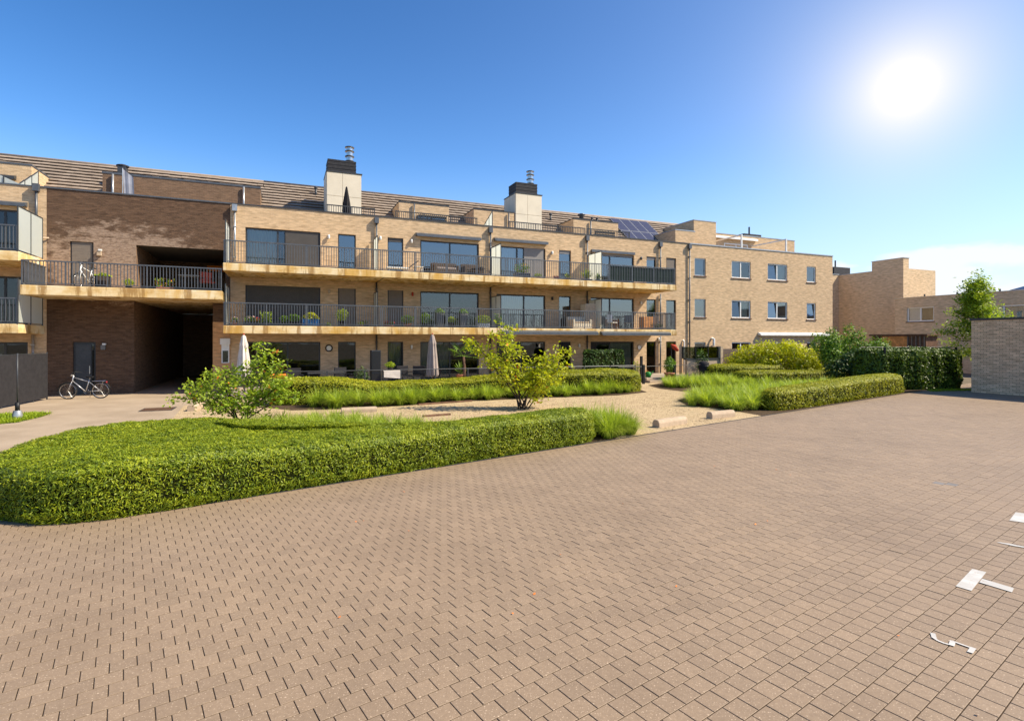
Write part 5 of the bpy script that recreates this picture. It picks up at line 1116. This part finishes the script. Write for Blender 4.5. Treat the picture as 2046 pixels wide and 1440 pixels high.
plant('fan palm fronds in a pot on the terrace right of the taupe parasol', 11.2, .3, .2, 'spike', 'pot', .25, .4, 'terracotta', 1.6, .9, 'leaf_green', 20, Wd=.06)
pa = uvthing('fan_palm', 'fan palm with broad split leaves behind the yellow-green tree', 'palm', 11.3, .1, .2)
MB().tube([(0, 0, 0), (.05, 0, .7), (0, 0, 1.35)], [.09, .08, .07], 8).build('trunk', 'wood_dark', pa, True)
for k in range(9):
    a = k * 2.4; e = .5 + .14 * k; st_ = Vector((math.cos(a) * math.sin(e), math.sin(a) * math.sin(e), math.cos(e))); c0 = Vector((0, 0, 1.35)); c1 = c0 + st_ * .55; m = MB(); m.tube([c0, c1], .01, 4); sd1 = Vector((-math.sin(a), math.cos(a), 0)); up = st_.cross(sd1)
    for j in range(13):
        b = (j - 6) / 6 * 1.9; d = (st_ * math.cos(b) + sd1 * math.sin(b)); l = .55 * (1 - .1 * abs(b)); s = d.cross(up).normalized() * .028; tip = c1 + d * l - Vector((0, 0, .08)); mid = c1 + d * l * .5; m.add([c1, mid + s, tip, mid - s], [(0, 1, 2, 3)])
    m.build('frond', 'leaf_green', pa)

# ------------------------------------------------------------------ furniture on balconies and terraces
def chair(label, u, v, z, rz, mat, fr='metal_dark', group=None, w_=.5):
    t = uvthing('chair', label, 'chair', u, v, z, rz, group); h = w_ / 2
    B(-h, -h, .40, h, h, .45, ch=.01).build('seat', mat, t); B(-h, h - .06, .46, h, h, .92, ch=.015).build('backrest', mat, t)
    for x in (-h + .03, h - .03):
        for y in (-h + .03, h - .03): MB().tube([(x, y, 0), (x, y, .40)], .015, 6).build('leg', fr, t)
        B(x - .025, -h + .03, .60, x + .025, h - .07, .63).build('armrest', fr, t)
def table(label, u, v, z, l, d, h, mat, leg='metal_dark', cloth=None):
    t = uvthing('table', label, 'table', u, v, z); B(-l / 2, -d / 2, h - .04, l / 2, d / 2, h, ch=.006).build('table_top', mat, t)
    for x in (-l / 2 + .05, l / 2 - .05):
        for y in (-d / 2 + .05, d / 2 - .05): B(x - .02, y - .02, 0, x + .02, y + .02, h - .041).build('leg', leg, t)
    if cloth:
        q = uvthing('tablecloth', 'white patterned cloth hanging over the terrace table', 'tablecloth', u, v, z); m = MB(); x0, x1, y0, y1 = -l / 2 - .02, l / 2 + .02, -d / 2 - .02, d / 2 + .02; m.quad((x0, y0, h + .006), (x1, y0, h + .006), (x1, y1, h + .006), (x0, y1, h + .006)); m.quad((x0, y0, h + .006), (x1, y0, h + .006), (x1, y0 - .05, h - .38), (x0, y0 - .05, h - .3)); m.quad((x1, y0, h + .006), (x1, y1, h + .006), (x1 + .05, y1, h - .3), (x1 + .05, y0, h - .38)); m.build('cloth', cloth, q)
table('small dark garden table on the middle balcony', -1.4, .75, 4.615, .8, .6, .7, 'metal_grey')
chair('red garden chair at the right end of the middle balcony', -.7, .85, 4.615, .4, 'fabric_red')
B_ = uvthing('storage_crate', 'black crate with lime lid on the middle balcony', 'crate', -4.65, .95, 4.615); B(-.25, -.2, 0, .25, .2, .55, ch=.01).build('body', 'black', B_); B(-.27, -.22, .551, .27, .22, .6).build('lid', 'plastic_lime', B_)
B_ = uvthing('hanging_sign', 'small orange panel hanging in the dark loggia', 'panel', -.75, 6.5, 6.2); B(-.6, -.02, 0, .6, .02, .3).build('board', 'fabric_orange', B_)
lg = uvthing('sun_lounger', 'white sun lounger on the top balcony left of the sofa set', 'lounger', 8.2, 1.0, F2)
B(-.8, -.3, .25, .3, .3, .32, ch=.01).build('cushion', 'white', lg); MB().sideprism([(-.3, .3), (.3, .3), (.3, .36), (-.3, .36)], 0, .01).build('slat', 'white', lg); m = MB().add([(.3, -.3, .3), (.3, .3, .3), (.8, .3, .72), (.8, -.3, .72), (.28, -.3, .25), (.28, .3, .25), (.84, .3, .68), (.84, -.3, .68)], [(0, 1, 2, 3), (4, 5, 6, 7), (0, 3, 7, 4), (1, 2, 6, 5)]); m.build('backrest', 'wicker', lg)
for x in (-.7, .25):
    for y in (-.27, .27): MB().tube([(x, y, 0), (x, y, .25)], .018, 6).build('leg', 'white', lg)
table('low white side table on the top balcony', 9.05, .8, F2, .5, .4, .4, 'white', 'white')
def sofa(label, u, v, z, l, mat, cush, d=.8):
    t = uvthing('sofa', label, 'sofa', u, v, z); B(-l / 2, -d / 2, .05, l / 2, d / 2, .34, ch=.015).build('base', mat, t); B(-l / 2, d / 2 - .14, .341, l / 2, d / 2, .76, ch=.015).build('backrest', mat, t)
    for x in (-l / 2, l / 2 - .13): B(x, -d / 2, .341, x + .13, d / 2 - .141, .58, ch=.015).build('armrest', mat, t)
    k = max(1, round(l / .7)); wq = (l - .3) / k
    for i in range(k): B(-l / 2 + .15 + i * wq + .01, -d / 2 + .02, .341, -l / 2 + .15 + (i + 1) * wq - .01, d / 2 - .15, .46, ch=.03).build('cushion', cush, t)
sofa('dark wicker sofa on the top balcony before the wide window', 10.6, 1.2, F2, 1.4, 'wicker', 'fabric_grey')
sofa('dark wicker two-seat sofa near the drainpipe on the top balcony', 12.1, 1.1, F2, 1.1, 'wicker', 'wicker')
table('round-edged dark coffee table on the top balcony', 12.2, .45, F2, .7, .4, .42, 'wicker', 'wicker')
sofa('beige bench seat against the cabinet on the lower balcony', 18.9, 1.1, F1, 1.3, 'panel_cream', 'stone')
cb_ = uvthing('cabinet', 'tall beige storage cabinet beside the frosted screen on the lower balcony', 'cabinet', 19.75, 1.5, F1)
B(-.35, -.3, 0, .35, .3, 1.55, ch=.01).build('body', 'panel_cream', cb_)
for x in (-.34, .01): B(x, -.32, .03, x + .33, -.301, 1.52).build('door', 'stone', cb_)
chair('white plastic garden chair behind the lower railing, left of the pair', 21.1, .9, F1, .3, 'white', 'white'); chair('grey garden chair behind the lower railing, right of the pair', 22.4, 1.0, F1, -.4, 'pot_grey')
ob = uvthing('wood_planter', 'orange slatted wooden box at the right end of the lower balcony', 'planter', 23.55, .75, F1)
for k in range(8): B(-.42, -.25, .02 + k * .1, .42, .25, .02 + k * .1 + .088, ch=.006).build('slat', 'wood_orange', ob)
bo = uvthing('cabinet', 'tall black outdoor cabinet on the terrace between two gardens', 'cabinet', 6.65, -.3, .2)
B(-.22, -.3, 0, .22, .3, 1.72, ch=.01).build('body', 'metal_dark', bo); B(-.2, -.32, .05, .2, -.301, .62).build('door', 'black', bo); B(-.2, -.32, .66, .2, -.301, 1.68).build('door', 'black', bo)
table('terrace table under a white patterned cloth', 7.4, -.4, .2, .8, .7, .72, 'wood_dark', cloth='fabric_white')
for i, (u, v, r_, lb) in enumerate(((8.1, -.2, .2, 'black wicker armchair left of the taupe parasol, nearest the cloth table'), (8.75, -.5, -.3, 'black wicker armchair right beside the taupe parasol'), (5.1, -.7, .4, 'black garden chair before the glazed terrace door'), (3.0, -.6, .2, 'black garden chair behind the rail at the left terrace'))): chair(lb, u, v, .2, r_, 'fabric_dark', group='black terrace chairs', w_=.62)
table('long dark dining table on the left terrace', 4.3, -1.2, .2, 1.6, .8, .74, 'metal_dark')
ch_ = uvthing('cushion_box', 'orange cushion on the left terrace behind the hedge', 'cushion', 2.35, -1.3, .2); B(-.3, -.25, 0, .3, .25, .55, ch=.03).build('stool', 'wood_dark', ch_); B(-.32, -.27, .551, .32, .27, .72, ch=.04).build('pad', 'fabric_orange', ch_)
bq = uvthing('covered_barbecue', 'black covered kettle barbecue beside the pale garden wall', 'barbecue', 26.0, -1.6, 0)
MB().lathe([(.16, .0), (.2, .1), (.26, .5), (.33, .85), (.3, 1.05), (.12, 1.15)], 14).build('cover', 'fabric_dark', bq, True); MB().torus((0, 0, .86), .34, .015, 'z', 18, 5).build('hem', 'black', bq)
gc_ = uvthing('watering_can', 'green watering can on the terrace step', 'watering can', 22.2, -1.2, .2); MB().lathe([(.16, 0), (.17, .3), (.12, .36)], 12).build('body', 'plastic_green', gc_, True); MB().tube([(.14, 0, .08), (.36, 0, .4)], .025, 6).build('spout', 'plastic_green', gc_); MB().torus((-.1, 0, .3), .14, .014, 'y', 14, 5).build('handle', 'fabric_orange', gc_)
for k, (u, lb, l) in enumerate(((10.8, 'dark slatted bench on the roof terrace at the middle dormer', 1.7), (22.9, 'dark slatted bench on the roof terrace near the solar panels', 1.6))):
    t = uvthing('bench', lb, 'bench', u, 4.3, 8.8)
    for j in range(4): B(-l / 2, -.2 + j * .11, .42, l / 2, -.12 + j * .11, .45).build('slat', 'wood_dark', t)
    for j in range(3): B(-l / 2, .24, .55 + j * .2, l / 2, .27, .70 + j * .2).build('back_slat', 'black', t)
    for x in (-l / 2 + .1, l / 2 - .1): B(x - .03, -.2, 0, x + .03, .24, .419).build('leg', 'black', t); B(x - .03, .271, 0, x + .03, .3, 1.1).build('back_post', 'black', t)
